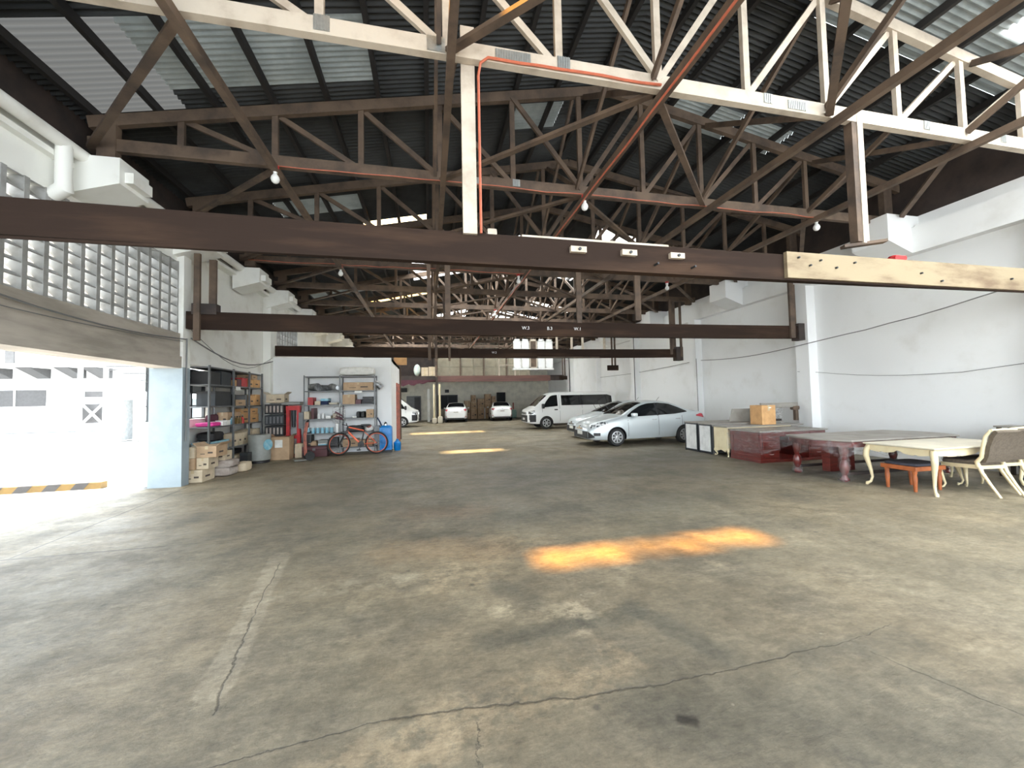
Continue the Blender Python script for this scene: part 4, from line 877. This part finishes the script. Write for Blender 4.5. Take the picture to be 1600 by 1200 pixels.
goods('small dark red box between the tan carton and black trays',-2.31,-2.15,Y_0,Y_1,1.57,.15,'maroon','paper_box','box')
for i in range(4): goods('black plastic tray on the partition rack, %s of the pile' % ['bottom','second from bottom','third from bottom','top'][i],-2.13+.01*i,-1.79-.01*(i%2),Y_0,Y_1,1.57+i*.062,.05,'black','plastic_tray','tray',group='black trays on the rack')
goods('red case at the left of the second rack shelf',-3.72,-3.57,Y_0,Y_1,1.57,.24,'red','tool_case','case')
goods('small tan box beside the red case',-3.52,-3.36,Y_0,Y_1,1.57,.12,'carton_pale','small_box','box')
goods('dark blue box with pale lid on the second rack shelf',-3.34,-3.14,Y_0,Y_1,1.57,.12,'navy','small_box','box')
goods('gray white box on top of the dark blue one',-3.35,-3.13,Y_0,Y_1,1.692,.09,'ltblue','small_box','box',trim='paper')
goods('folded beige cloth on the second rack shelf',-3.12,-2.85,Y_0,Y_1,1.57,.07,'cream_top','folded_cloth','cloth',True)
carton('small tan carton hanging over the left edge of the third shelf',-3.80,-3.66,13.10,13.45,1.13,.24,'carton_pale',mark=False)
goods('maroon bottle shaped box beside the small tan carton',-3.62,-3.54,Y_0,Y_1,1.13,.34,'maroon','tall_box','box')
for i in range(2): tag(MB().lathe([(.05,0),(.055,.12),(.04,.15),(.04,.17)],(-3.42+i*.12,13.3,1.13),n=12).build('glass_jar','white_pl'),['taller pale jar on the third rack shelf','second pale jar beside the first'][i],'jar','jars on the third shelf')
goods('white box between the jars and paper lump',-3.2,-3.05,Y_0,Y_1,1.13,.09,'paper','small_box','box',trim='white_pl')
goods('tan crumpled paper lump on the third rack shelf',-3.0,-2.86,Y_0,Y_1,1.13,.17,'carton_pale','paper_lump','paper',True,seed=8)
carton('brown carton with white label on the third right shelf',-1.99,-1.77,Y_0,Y_1,1.13,.26,'carton',tape='x')
for i in range(2): goods(['black boot on the third shelf, left one','black boot on the third shelf, right one'][i],-2.3+i*.14,-2.18+i*.14,Y_0,Y_1,1.13,.20,'black','rubber_boot','boot',True,seed=i)
goods('white bowl lying before the black boots',-2.42,-2.28,Y_0,Y_0+.14,1.13,.06,'white_pl','plastic_bowl','bowl',True)
b = thing('clear_bag', 'clear plastic bag with purple red stripes hanging from the rack upright', 'bag', (-2.76,13.06,0))
MB().soft(-.2,.17,-.05,.05,.98,1.5,n=6,jit=.07,seed=3).build('bag_body','film',b); MB().bar((-.12,-.06,1.35),(.1,-.06,1.2),.02,.04).bar((-.12,-.06,1.15),(.1,-.06,1.1),.02,.03).bar((-.1,-.06,1.22),(.08,-.06,1.13),.02,.03).build('stripe','violet_cloth',b); MB().tube([(0,0,1.48),(0,.08,1.6)],.012,6).build('bag_tie','white_pl',b)
for i in range(6):
    x = -3.72+i*.135
    o = MB().lathe([(.052,0),(.052,.17)],(x,13.27,.68),n=14).build('paint_tin','ltblue'); MB().lathe([(.054,.165),(.054,.18),(.045,.182)],(x,13.27,.68),n=14).build('lid','paper',o)
    tag(o, 'sky blue tin on the fourth rack shelf, %s from the left' % ['first','second','third','fourth','fifth','sixth'][i], 'tin', 'blue tins on the rack')
for i in range(3): tag(MB().lathe([(.055,0),(.06,.08),(.05,.105)],(-2.87,13.26,.68+i*.108),n=12).build('clear_jar','white_pl'), 'pale tub stacked by the middle upright, %s' % ['lowest','middle one','uppermost'][i],'tub','stacked pale tubs')
goods('dark gray bag on the fourth shelf behind the bicycle frame',-2.6,-2.1,Y_0,Y_1,.68,.2,'steel_dark','cloth_bag','bag',True,seed=9)
hl = thing('bicycle_helmet', 'white and red helmet on the fourth rack shelf near the right upright', 'helmet', (-1.92,13.3,.68)); MB().ball((0,0,.10),.13,14,(1.1,1,.85)).build('shell','white_pl',hl); MB().ball((0,-.01,.14),.125,12,(.8,1,.8)).build('red_band','rustred',hl)
goods('tan wicker basket on the bottom rack shelf',-3.74,-3.48,Y_0,Y_1,.22,.22,'carton','wicker_basket','basket',True)
goods('sky blue box on the bottom rack shelf',-3.42,-3.18,Y_0,Y_1,.22,.14,'ltblue','paper_box','box',trim='paper')
goods('gray box stacked over the sky blue one',-3.42,-3.15,Y_0,Y_1,.362,.1,'drum','paper_box','box')
goods('black bin on the bottom shelf by the middle upright',-3.1,-2.84,Y_0,Y_1,.22,.3,'black','plastic_bin','bin',trim='steel_dark')
carton('long brown carton low behind the bicycle front wheel',-2.7,-2.25,Y_0,Y_1,.22,.24,'carton',tape='x'); carton('brown carton low behind the bicycle crank',-2.22,-1.8,Y_0,Y_1,.22,.2,'carton',tape='x')
sack('off-white filled sack lying on top of the partition rack', -2.80,-1.75,13.15,13.6,2.50,.26,'paper','grain_sack','sack',seed=12)
# ---- things on the floor before the partition
m = thing('tool_chest', 'dark maroon tool chest on the floor before the partition rack', 'tool chest', (-3.43,12.95,0)); MB().box(-.37,.37,-.17,.17,0,.22).build('body','maroon',m,.01); MB().box(-.375,.375,-.175,.175,.22,.31).build('lid','maroon',m,.01); MB().box(-.04,.04,-.19,-.17,.19,.26).build('latch','steel_gray',m)
d = thing('metal_drum', 'gray round drum with a pale blue disc in front of the left rack', 'drum', (-4.66,12.15,0)); MB().lathe([(.2,.06),(.27,.08),(.275,.76),(.26,.78),(0,.785)],n=28).build('shell','drum',d); MB().lathe([(.25,0),(.25,.06)],n=20).build('foot_ring','black',d)
dd = MB().lathe([(.15,-.006),(.15,.006)],(0,0,0),'x',20); o = dd.build('blue_disc','ltblue',d); o.location = (.255,-.12,.5); o.rotation_euler = (0,0,math.radians(-25))
goods('dark box standing beside the gray drum at the rack foot',-4.9,-4.72,11.55,11.8,0,.34,'black','paper_box','box',trim='steel_dark')
carton('large open brown carton with white label beside the gray drum', -4.5,-4.0,12.45,12.85,0,.66,'carton',flaps=3,tape=None,mark=False)
tag(MB().box(-4.38,-4.18,12.435,12.449,.36,.58).build('shipping_label','paper'), 'white and blue label on the large open carton', 'label')
for i in range(5):
    z = i*.33; s = thing('slatted_crate', 'dark slatted crate in the stack behind the open carton, %s' % ['lowest','second from the floor','middle one','fourth from the floor','uppermost'][i], 'crate', (-4.6,13.2,z), group='dark crates by the partition')
    MB().box(-.26,.26,-.2,.2,0,.30).build('body',['black','steel_dark','black','steel_dark','black'][i],s,.005)
    k = MB(); 
    for q in range(5): k.box(-.22+q*.1,-.17+q*.1,-.21,-.2,.05,.25)
    k.build('slats',['sack','navy','sack','steel_gray','sack'][i],s)
carton('tan open carton on top of the dark crate stack', -4.82,-4.32,13.0,13.4,1.66,.26,'carton_pale',flaps=2,tape=None)
tag(MB().soft(-4.42,-3.85,12.95,13.45,1.58,1.68,n=5,jit=.05).build('gray_cover','drum'), 'gray round cover lying over the red press', 'cover')
p = thing('hydraulic_press', 'red workshop press with two uprights between the crates and the hand truck', 'press', (-4.12,13.2,0))
for x in (-.15,.15): MB().box(x-.045,x+.045,-.06,.06,.05,1.5).build('upright','red',p)
MB().box(-.2,.2,-.08,.08,1.42,1.56).build('top_beam','red',p); MB().box(-.2,.2,-.07,.07,.55,.66).build('press_table','red',p); MB().lathe([(.05,.9),(.06,1.42)],n=12).build('ram','steel_dark',p); MB().box(-.22,.22,-.25,.25,0,.05).build('foot','red',p); MB().box(.17,.3,-.1,.1,.85,1.35).build('pump_box','steel_gray',p)
carton('small tan carton between the press and the hand truck',-3.95,-3.76,12.75,13.0,0,.42,'carton_pale')
sack('black bag on the floor behind the hand truck',-3.85,-3.6,13.2,13.5,0,.75,'black','cloth_bag','bag',seed=15)
h = thing('hand_truck', 'faded red hand truck with two wheels standing before the tool chest', 'hand truck', (-3.5,12.15,0), math.radians(25))
for y in (-.13,.13): MB().tube([(.02,y,.12),(.0,y,.7),(.06,y,1.08)],.022,8).build('side_rail','rustred',h)
for z in (.3,.55,.8): MB().tube([(.01,-.13,z),(.01,.13,z)],.014,6).build('cross_bar','rustred',h)
MB().tube([(.06,-.13,1.08),(.1,0,1.14),(.06,.13,1.08)],.018,8).build('handle','black',h); MB().box(-.28,.02,-.2,.2,.02,.035).build('toe_plate','drum',h); MB().tube([(.1,-.2,.13),(.1,.2,.13)],.014,6).build('axle','steel_dark',h)
for y in (-.2,.2):
    w = MB().lathe([(.075,-.03),(.12,-.03),(.13,0),(.12,.03),(.075,.03)],(.1,y,.13),'y',20).build('wheel','rubber',h); MB().lathe([(.076,-.02),(.02,-.03),(.02,.03),(.076,.02)],(.1,y,.13),'y',16).build('hub','drum',w)
t = thing('air_compressor', 'bright blue rounded tank unit standing at the partition corner behind the bicycle', 'tank', (-1.38,13.25,0))
MB().soft(-.2,.19,-.18,.18,.05,.86,n=7).box(-.19,.18,-.17,.17,.08,.80).build('tank_shell','blue',t); MB().box(-.18,.18,-.17,.17,0,.07).build('foot','black',t); MB().box(-.34,-.2,-.1,.12,.35,.86).build('side_panel','steel_gray',t); MB().tube([(-.15,0,.85),(-.2,0,.98),(-.28,0,1.12)],.022,8).build('blue_handle','navy',t); MB().lathe([(.05,.85),(.05,.93),(.02,.97)],(-.02,0,0),n=10).build('valve','chrome',t)
tag(MB().lathe([(.10,0),(.12,.05),(.12,.26),(.05,.33),(.04,.38)],(-1.06,13.55,0),n=16).build('water_jug','blue'), 'dark blue jug half hidden behind the partition corner', 'jug')
# ---- bicycle
bk = thing('bicycle', 'orange and black mountain bicycle parked before the partition rack', 'bicycle', (0,12.86,0))
def bwheel(x, rz, tilt=0):
    w = MB()
    n = 36
    w.tube([(.325*math.cos(2*PI*k/n),0,.325*math.sin(2*PI*k/n)) for k in range(n+1)],.026,8,False)
    o = w.build('tyre','rubber',bk); o.location = (x,0,.351); o.rotation_euler = (0,0,rz)
    MB().tube([(.292*math.cos(2*PI*k/n),0,.292*math.sin(2*PI*k/n)) for k in range(n+1)],.010,6,False).build('rim','orange',o)
    s = MB()
    for k in range(20):
        a = 2*PI*k/20; s.tube([(.02*math.cos(a),.02*(-1)**k,.02*math.sin(a)),(.288*math.cos(a),0,.288*math.sin(a))],.0018,4)
    s.build('spokes','chrome',o); MB().lathe([(.03,-.05),(.03,.05)],(0,0,0),'y',12).build('hub','black',o); return o
bwheel(-2.73, math.radians(32)); bwheel(-1.63, 0)
hd, hb, bb, st, ra = V(-2.47,0,.86), V(-2.50,0,.74), V(-2.09,0,.32), V(-2.0,0,.74), V(-1.63,0,.351)
MB().tube([hd,st],.021,8).build('top_tube','orange',bk); MB().tube([hb,bb],.030,8).build('down_tube','orange',bk); MB().tube([bb,st,st+V(.03,0,.1)],.018,8).build('seat_tube','black',bk); MB().tube([hd+V(.01,0,.03),hb],.025,8).build('head_tube','black',bk)
for y in (-.05,.05): MB().tube([st+V(0,y*.5,-.04),ra+V(0,y,0)],.009,6).build('seat_stay','orange',bk); MB().tube([bb+V(0,y*.6,0),ra+V(0,y,0)],.010,6).build('chain_stay','orange',bk)
for y in (-.055,.055): MB().tube([hb+V(0,y,-.02),(-2.6,y,.6),(-2.73,y,.351)],.015,8).build('fork_leg','black',bk)
MB().box(-2.58,-2.46,-.07,.07,.68,.74).build('fork_crown','black',bk); MB().tube([hd,hd+V(-.06,0,.08)],.016,8).tube([(-2.58,-.3,.97),(-2.53,-.12,.93),(-2.53,.12,.93),(-2.58,.3,.97)],.013,8).build('handlebar','black',bk)
MB().tube([st+V(.03,0,.1),st+V(.04,0,.16)],.012,8).soft(-2.1,-1.82,-.07,.07,.88,.94,n=4).build('saddle','black',bk)
MB().lathe([(.095,-.045),(.095,-.038)],tuple(bb),'y',24).build('chainring','black',bk); MB().tube([bb+V(0,-.06,0),bb+V(-.05,-.08,-.16)],.012,6).box(-2.2,-2.09,-.14,-.07,.14,.17).build('crank','black',bk); MB().lathe([(.06,-.05),(.06,-.03)],tuple(ra),'y',20).build('sprocket','steel_gray',bk)
MB().box(-2.09,-1.63,-.046,-.038,.24,.25).box(-2.09,-1.63,-.046,-.038,.405,.412).build('chain','steel_dark',bk)
# ---- cartons at the far wall
for i, (x0,x1,z,h,l) in enumerate(((3.55,4.1,0,.85,'lowest carton just right of the left white car'),(3.55,4.05,.86,.6,'carton above the lowest one right of the left white car'),(3.6,4.0,1.47,.62,'top carton of the column right of the left white car'),(4.15,4.7,0,1.0,'tall base carton in the middle of the far pile'),(4.15,4.75,1.01,.75,'upper middle carton of the far pile'),
   (4.8,5.4,0,1.3,'large base carton nearest the right white car'),(4.8,5.35,1.31,.85,'uppermost carton of the far pile'),(5.42,5.8,.0,1.6,'narrow tall carton behind the right white car'),(3.0,3.5,0,1.6,'carton stack partly hidden by the left white car'),(5.42,5.75,1.61,.35,'small carton beside the black far window'))):
    carton(l, x0, x1, 33.9, 34.38, z, h, 'carton', group='cartons at the far wall')
goods('white board leaning between the far cartons and right car',4.72,4.79,33.7,34.3,0,.95,'white_pl','white_board','board')
tag(MB().box(7.3,7.4,33.9,34.0,0,1.35).build('thin_post','rustred'), 'short dark red post by the far wall right of the right white car', 'post')
sack('pale green plastic bundle by the nose of the white van', 7.0,7.5,33.2,33.8,0,.75,'green_pl','plastic_bundle','bundle',seed=21)
# ------------------------------------------------------------ stored furniture on the right
def sideboard(label, y0, y1, h, m_end):
    t = thing('white_paneled_cabinet', label, 'cabinet', (7.55,y0,0), group='white ended cabinets beside the silver sedan'); w = y1-y0
    MB().box(.015,2.3,0,w,.02,h-.03).build('carcass','steel_gray',t); MB().box(-.02,2.4,-.01,w+.01,h-.03,h).build('top','dust_top',t)
    MB().box(-.004,.015,.035,w-.035,.06,h-.065).build('white_panel','white_pl',t)
    f = MB(); f.box(-.015,.015,0,.035,.0,h-.03); f.box(-.015,.015,w-.035,w,.0,h-.03); f.box(-.015,.015,.035,w-.035,.02,.06); f.box(-.015,.015,.035,w-.035,h-.065,h-.03); f.build('dark_frame','steel_dark',t)
sideboard('white panel cabinet end nearest the silver sedan', 9.85,10.40,.84,'')
sideboard('white panel cabinet end next to the cream cabriole cabinet', 9.28,9.80,.83,'')
def cab_leg(x, y, h, sx, sy, m, parent, k=1.0, foot=True):
    pts = [(x,y,h),(x+sx*.035*k,y+sy*.035*k,h*.86),(x+sx*.045*k,y+sy*.045*k,h*.72),(x+sx*.01,y+sy*.01,h*.42),(x-sx*.006,y-sy*.006,h*.2),(x+sx*.012*k,y+sy*.012*k,h*.08),(x+sx*.045*k,y+sy*.045*k,.028),(x+sx*.05*k,y+sy*.05*k,.0)]
    r = [.042*k,.046*k,.043*k,.028*k,.020*k,.019*k,.028*k,.02*k]; return MB().tube(pts, r, 10).build('leg', m, parent)
c = thing('cream_cabinet', 'cream cabinet on short cabriole legs between the white panels and the wrapped desk', 'cabinet', (7.55,8.70,0))
MB().box(0,2.0,0,.50,.20,.76).build('body','cream',c,.01); MB().box(-.03,2.4,-.02,.52,.76,.79).build('top','dust_top',c,.006); MB().box(-.008,0,.05,.45,.25,.71).build('side_panel','cream',c,.004)
MB().add([(-.005,.02,.20),(-.005,.48,.20),(-.005,.40,.12),(-.005,.25,.17),(-.005,.10,.12),(.02,.02,.20),(.02,.48,.20),(.02,.40,.12),(.02,.25,.17),(.02,.10,.12)],[(0,4,3,2,1),(5,6,7,8,9),(0,1,6,5),(1,2,7,6),(2,3,8,7),(3,4,9,8),(4,0,5,9)]).build('scalloped_apron','cream',c)
for x, sx in ((.05,-1),(1.95,1)):
    for y, sy in ((.05,-1),(.45,1)): cab_leg(x,y,.21,sx,sy,'cream',c,.8)
t = carton('orange brown carton standing on the cream cabinet', 8.72,9.16,8.78,9.18,.792,.52,'carton_or',mark=False)
MB().box(.0,.08,-.204,-.2,.44,.47).build('white_label','paper',t)
fr = thing('carved_frame', 'dusty carved wooden frame leaning at the wall behind the orange carton', 'furniture frame', (9.3,9.3,.84))
MB().box(-.1,1.15,-.03,.03,.42,.52).soft(.05,1.1,-.05,.04,.38,.46,n=5,jit=.04).build('top_rail','dust_top',fr); MB().box(1.05,1.15,-.04,.04,0,.42).build('side_post','wood',fr); MB().box(-.05,.08,-.04,.04,0,.42).build('side_post','wood_dk',fr); MB().box(.08,.6,.0,.03,0,.06).build('bottom_rail','wood_dk',fr); MB().box(.1,.65,.02,.04,.06,.42).build('glass_sheet','film',fr)
MB().soft(.95,1.2,-.06,.06,.3,.42,n=4,jit=.1).build('carved_bracket','wood',fr)
pnl = MB().add([(8.0,9.75,.835),(9.1,9.75,.835),(9.1,9.79,1.2),(8.15,9.79,1.2),(8.0,9.78,.835),(9.1,9.78,.835),(9.1,9.82,1.2),(8.15,9.82,1.2)],[(0,1,2,3),(4,7,6,5),(0,4,5,1),(1,5,6,2),(2,6,7,3),(3,7,4,0)]).build('dusty_board','dust_top')
pnl.location.x = .55
tag(pnl,'dusty gray slanted panel lying left of the orange carton','panel')
# wrapped mahogany desk
dk = thing('wooden_desk', 'red mahogany kneehole desk wrapped in clear plastic beside the cream cabinet', 'desk', (7.56,7.70,0))
MB().box(-.03,1.95,-.03,.95,.71,.745).build('top','dust_top',dk,.006); MB().box(0,.03,0,.92,.04,.71).build('end_panel','mahog',dk)
e = MB(); 
for a in ((.03,.10,.08,.67),(.82,.89,.08,.67)): e.box(-.014,0,a[0],a[1],a[2],a[3])
e.box(-.014,0,.10,.82,.08,.15); e.box(-.014,0,.10,.82,.60,.67); e.build('panel_moulding','mahog',dk)
MB().box(.03,.55,.02,.9,.06,.71).build('drawer_pedestal','mahog',dk); MB().box(1.4,1.92,.02,.9,.06,.71).build('drawer_pedestal','mahog',dk); MB().box(.55,1.4,.80,.84,.12,.71).build('modesty_panel','mahog',dk); MB().box(.55,1.4,.02,.06,.60,.71).build('pencil_drawer','mahog',dk)
for x0 in (.07,1.44):
    for z0,z1 in ((.10,.29),(.31,.49),(.51,.68)):
        dw = MB().box(x0,x0+.44,.0,.02,z0,z1).build('drawer','mahog',dk,.004); MB().tube([(x0+.16,-.012,(z0+z1)/2),(x0+.22,-.03,(z0+z1)/2-.01),(x0+.28,-.012,(z0+z1)/2)],.006,6).build('drawer_pull','chrome',dw)
MB().box(-.01,1.93,-.005,.925,0,.06).build('plinth','mahog',dk)
wr_ = MB(); rw = random.Random(5)
def drape(mb, pts_top, zt, zlow, n=30, amp=.012):
    """a hanging film band along a polyline"""
    P_ = []; 
    for (ax,ay),(bx,by) in zip(pts_top, pts_top[1:]):
        L = math.hypot(bx-ax,by-ay); k = max(2,int(L*14))
        for i in range(k): P_.append((ax+(bx-ax)*i/k, ay+(by-ay)*i/k, (by-ay)/L, -(bx-ax)/L))
    rows = 6; vs = []; fs = []
    for i, (x,y,nx,ny) in enumerate(P_):
        zl = zlow(i/len(P_))
        for r in range(rows+1):
            d = rw.uniform(-amp,amp)+.018*r/rows; vs.append((x+nx*(-.0)-nx*0+(-ny*0)+nx*d, y+ny*d, zt+(zl-zt)*r/rows))
    m_ = rows+1
    for i in range(len(P_)-1):
        for r in range(rows): fs.append((i*m_+r,(i+1)*m_+r,(i+1)*m_+r+1,i*m_+r+1))
    mb.add(vs, fs, True)
drape(wr_, [(-.05,.97),(-.05,-.05),(1.98,-.05)], .752, lambda u: .22-.0*u if u < .4 else .22+.30*math.sin(PI/2*min(1,(u-.4)/.5)), amp=.01)
wr_.add([(-.05,-.05,.75),(1.98,-.05,.75),(1.98,.97,.75),(-.05,.97,.75)], [(0,1,2,3)], True)
wr_.build('plastic_wrap','film',dk)
# long oval-ended table, wrapped
tb = thing('dining_table', 'long red mahogany table with rounded end and plastic wrapped carved legs', 'table', (7.2,5.5,0))
def round_poly(x0, x1, y0, y1, b, n=14, ins=0):
    x0 += ins; x1 -= ins; y0 += ins; y1 -= ins
    a = [(x0+b*(1-math.sin(PI*i/n)), y1-(y1-y0)*i/n) for i in range(n+1)]; c_ = [(x1-b*(1-math.sin(PI*i/n)), y0+(y1-y0)*i/n) for i in range(n+1)]; return a+c_
MB().prism(round_poly(-.1,2.95,0,1.30,.22), .725, .755).build('top','dust_top',tb,.006); MB().prism(round_poly(-.1,2.95,0,1.30,.22,ins=.035), .62, .725).build('apron','mahog',tb)
w = MB(); rp2 = round_poly(-.1,2.95,0,1.30,.22,ins=.02); drape(w, [rp2[i] for i in range(len(rp2))], .73, lambda u: .50+.06*math.sin(u*40), amp=.012); w.build('plastic_wrap','film',tb)
turned = [(.0,0),(.055,0),(.075,.03),(.05,.07),(.035,.11),(.06,.17),(.075,.24),(.06,.33),(.035,.38),(.05,.41),(.065,.50),(.07,.60),(.07,.68)]
for i, (x, y) in enumerate(((.16,1.10),(.16,.18),(2.7,1.1),(2.7,.18))):
    lg = MB().lathe(turned,(x,y,0),n=16).build('leg','mahog',tb)
    MB().lathe([(.10,.0),(.11,.06),(.085,.13),(.07,.2),(.095,.28),(.09,.38),(.06,.46)] if i%2 else [(.09,0),(.10,.06),(.075,.14),(.05,.2)],(x,y,0),n=11).build('foot_wrap','film',lg)
MB().bar((.16,1.10,.13),(2.7,1.10,.13),.05,.05).bar((.16,.18,.13),(2.7,.18,.13),.05,.05).build('stretcher','wood_dk',tb); MB().box(.3,.9,.55,.7,.1,.62).build('centre_pedestal','mahog',tb)
# cream cabriole table
ct = thing('dining_table', 'cream painted dining table with curved cabriole legs and scalloped apron', 'table', (7.45,4.42,0))
MB().box(0,2.02,0,1.0,.70,.73).build('top','cream_top',ct,.012)
def scallop(L, n=28):
    p = [(0,.70),(L,.70)]; return p+[(L-L*i/n, .62-.035*abs(math.sin(2*PI*i/n))*(1 if i%7 else .5)+(.02 if abs(i-n/2) < 2 else 0)) for i in range(n+1)]
sx = MB(); sx.prism([(a+.03,b) for a, b in scallop(.94)], .03, .055, 'yz'); sx.build('apron','cream',ct)
sx = MB(); sx.prism([(a+.04,b) for a, b in scallop(1.94)], .03, .055, 'xz'); sx.build('apron','cream',ct)
sx = MB(); sx.prism([(a+.04,b) for a, b in scallop(1.94)], 0.945, 0.97, 'xz'); sx.build('apron','cream',ct)
for x, a in ((.07,-1),(1.95,1)):
    for y, b_ in ((.07,-1),(.93,1)): cab_leg(x,y,.70,a,b_,'cream',ct,1.0)
# bench
bn = thing('wooden_bench', 'orange brown bench with dark padded seat under the cream table', 'bench', (7.50,4.70,0))
MB().box(0,.64,0,.5,.33,.40).build('frame','orangewood',bn,.008); MB().soft(.01,.63,.01,.49,.395,.45,n=6).build('padded_seat','uphol_dk',bn)
for x in (.06,.58):
    for y in (.06,.44): MB().lathe([(.0,0),(.022,0),(.026,.1),(.034,.22),(.026,.27),(.034,.30),(.034,.34)],(x,y,0),n=12).build('leg','orangewood',bn)
def chair(label, x, y, rz, um='uphol', wm='cream'):
    """origin under the seat centre, facing local +y"""
    t = thing('dining_chair', label, 'chair', (x,y,0), rz, 'cream dining chairs')
    for s in (-1,1):
        MB().tube([(s*.21,-.44,0),(s*.215,-.34,.17),(s*.22,-.25,.34),(s*.22,-.22,.44)],[.016,.02,.025,.03],10).build('rear_leg',wm,t)
        MB().tube([(s*.225,-.22,.42),(s*.225,-.20,.50),(s*.225,-.26,.58),(s*.225,-.28,.72),(s*.225,-.32,.90),(s*.225,-.38,.99)],[.03,.03,.025,.024,.023,.018],10).build('back_stile',wm,t)
        o = cab_leg(s*.21,.24,.42,s,1,wm,t,.72)
        MB().bar((s*.225,-.24,.425),(s*.225,.26,.405),.035,.06).build('side_rail',wm,t)
    MB().bar((-.22,.26,.405),(.22,.26,.405),.035,.06).build('front_rail',wm,t); MB().bar((-.22,-.23,.42),(.22,-.23,.42),.03,.05).build('back_rail',wm,t)
    MB().soft(-.23,.23,-.22,.28,.42,.51,n=7).build('seat_cushion',um,t)
    b = MB(); vs = []; fs = []
    pr = [(-.245,.50),(-.285,.62),(-.305,.75),(-.345,.90),(-.395,.98),(-.42,.995),(-.45,.97),(-.40,.88),(-.355,.74),(-.33,.60),(-.29,.50)]
    for s in (-1,1): vs += [(s*.205,a,b_) for a, b_ in pr]
    n = len(pr); fs = [tuple(range(n))[::-1],tuple(range(n,2*n))]+[(i,(i+1)%n,(i+1)%n+n,i+n) for i in range(n)]
    b.add(vs, fs, True).build('upholstered_back',um,t)
    MB().tube([(-.22,-.385,.995),(0,-.40,1.005),(.22,-.385,.995)],.018,8).build('top_rail',wm,t)
    return t
chair('cream chair with taupe padded back pulled up to the cream table', 8.46,4.55,math.radians(-6))
chair('second cream chair half hidden beyond the first at the table', 8.98,4.62,math.radians(-4))
nv = thing('covered_armchair', 'dark navy covered armchair at the right edge of the picture', 'armchair', (9.98,4.33,0))
MB().soft(-.46,.46,-.3,.3,.03,.62,n=7,jit=.03).build('seat_body','navy',nv); MB().soft(-.44,-.22,-.32,.3,.3,.80,n=6,jit=.03).build('arm','navy',nv); MB().soft(.22,.44,-.32,.3,.3,.80,n=6,jit=.03).build('arm','navy',nv); MB().soft(-.42,.42,.1,.34,.35,.96,n=6,jit=.03).build('backrest','navy',nv)
gr = thing('gray_table', 'gray topped table corner behind the padded chair at the right edge', 'table', (10.34,4.7,0)); MB().box(0,.42,0,.55,.90,.93).build('top','dust_top',gr); 
for x in (.05,.35):
    for y in (.05,.5): MB().box(x-.025,x+.025,y-.025,y+.025,0,.90).build('leg','wood_dk',gr)
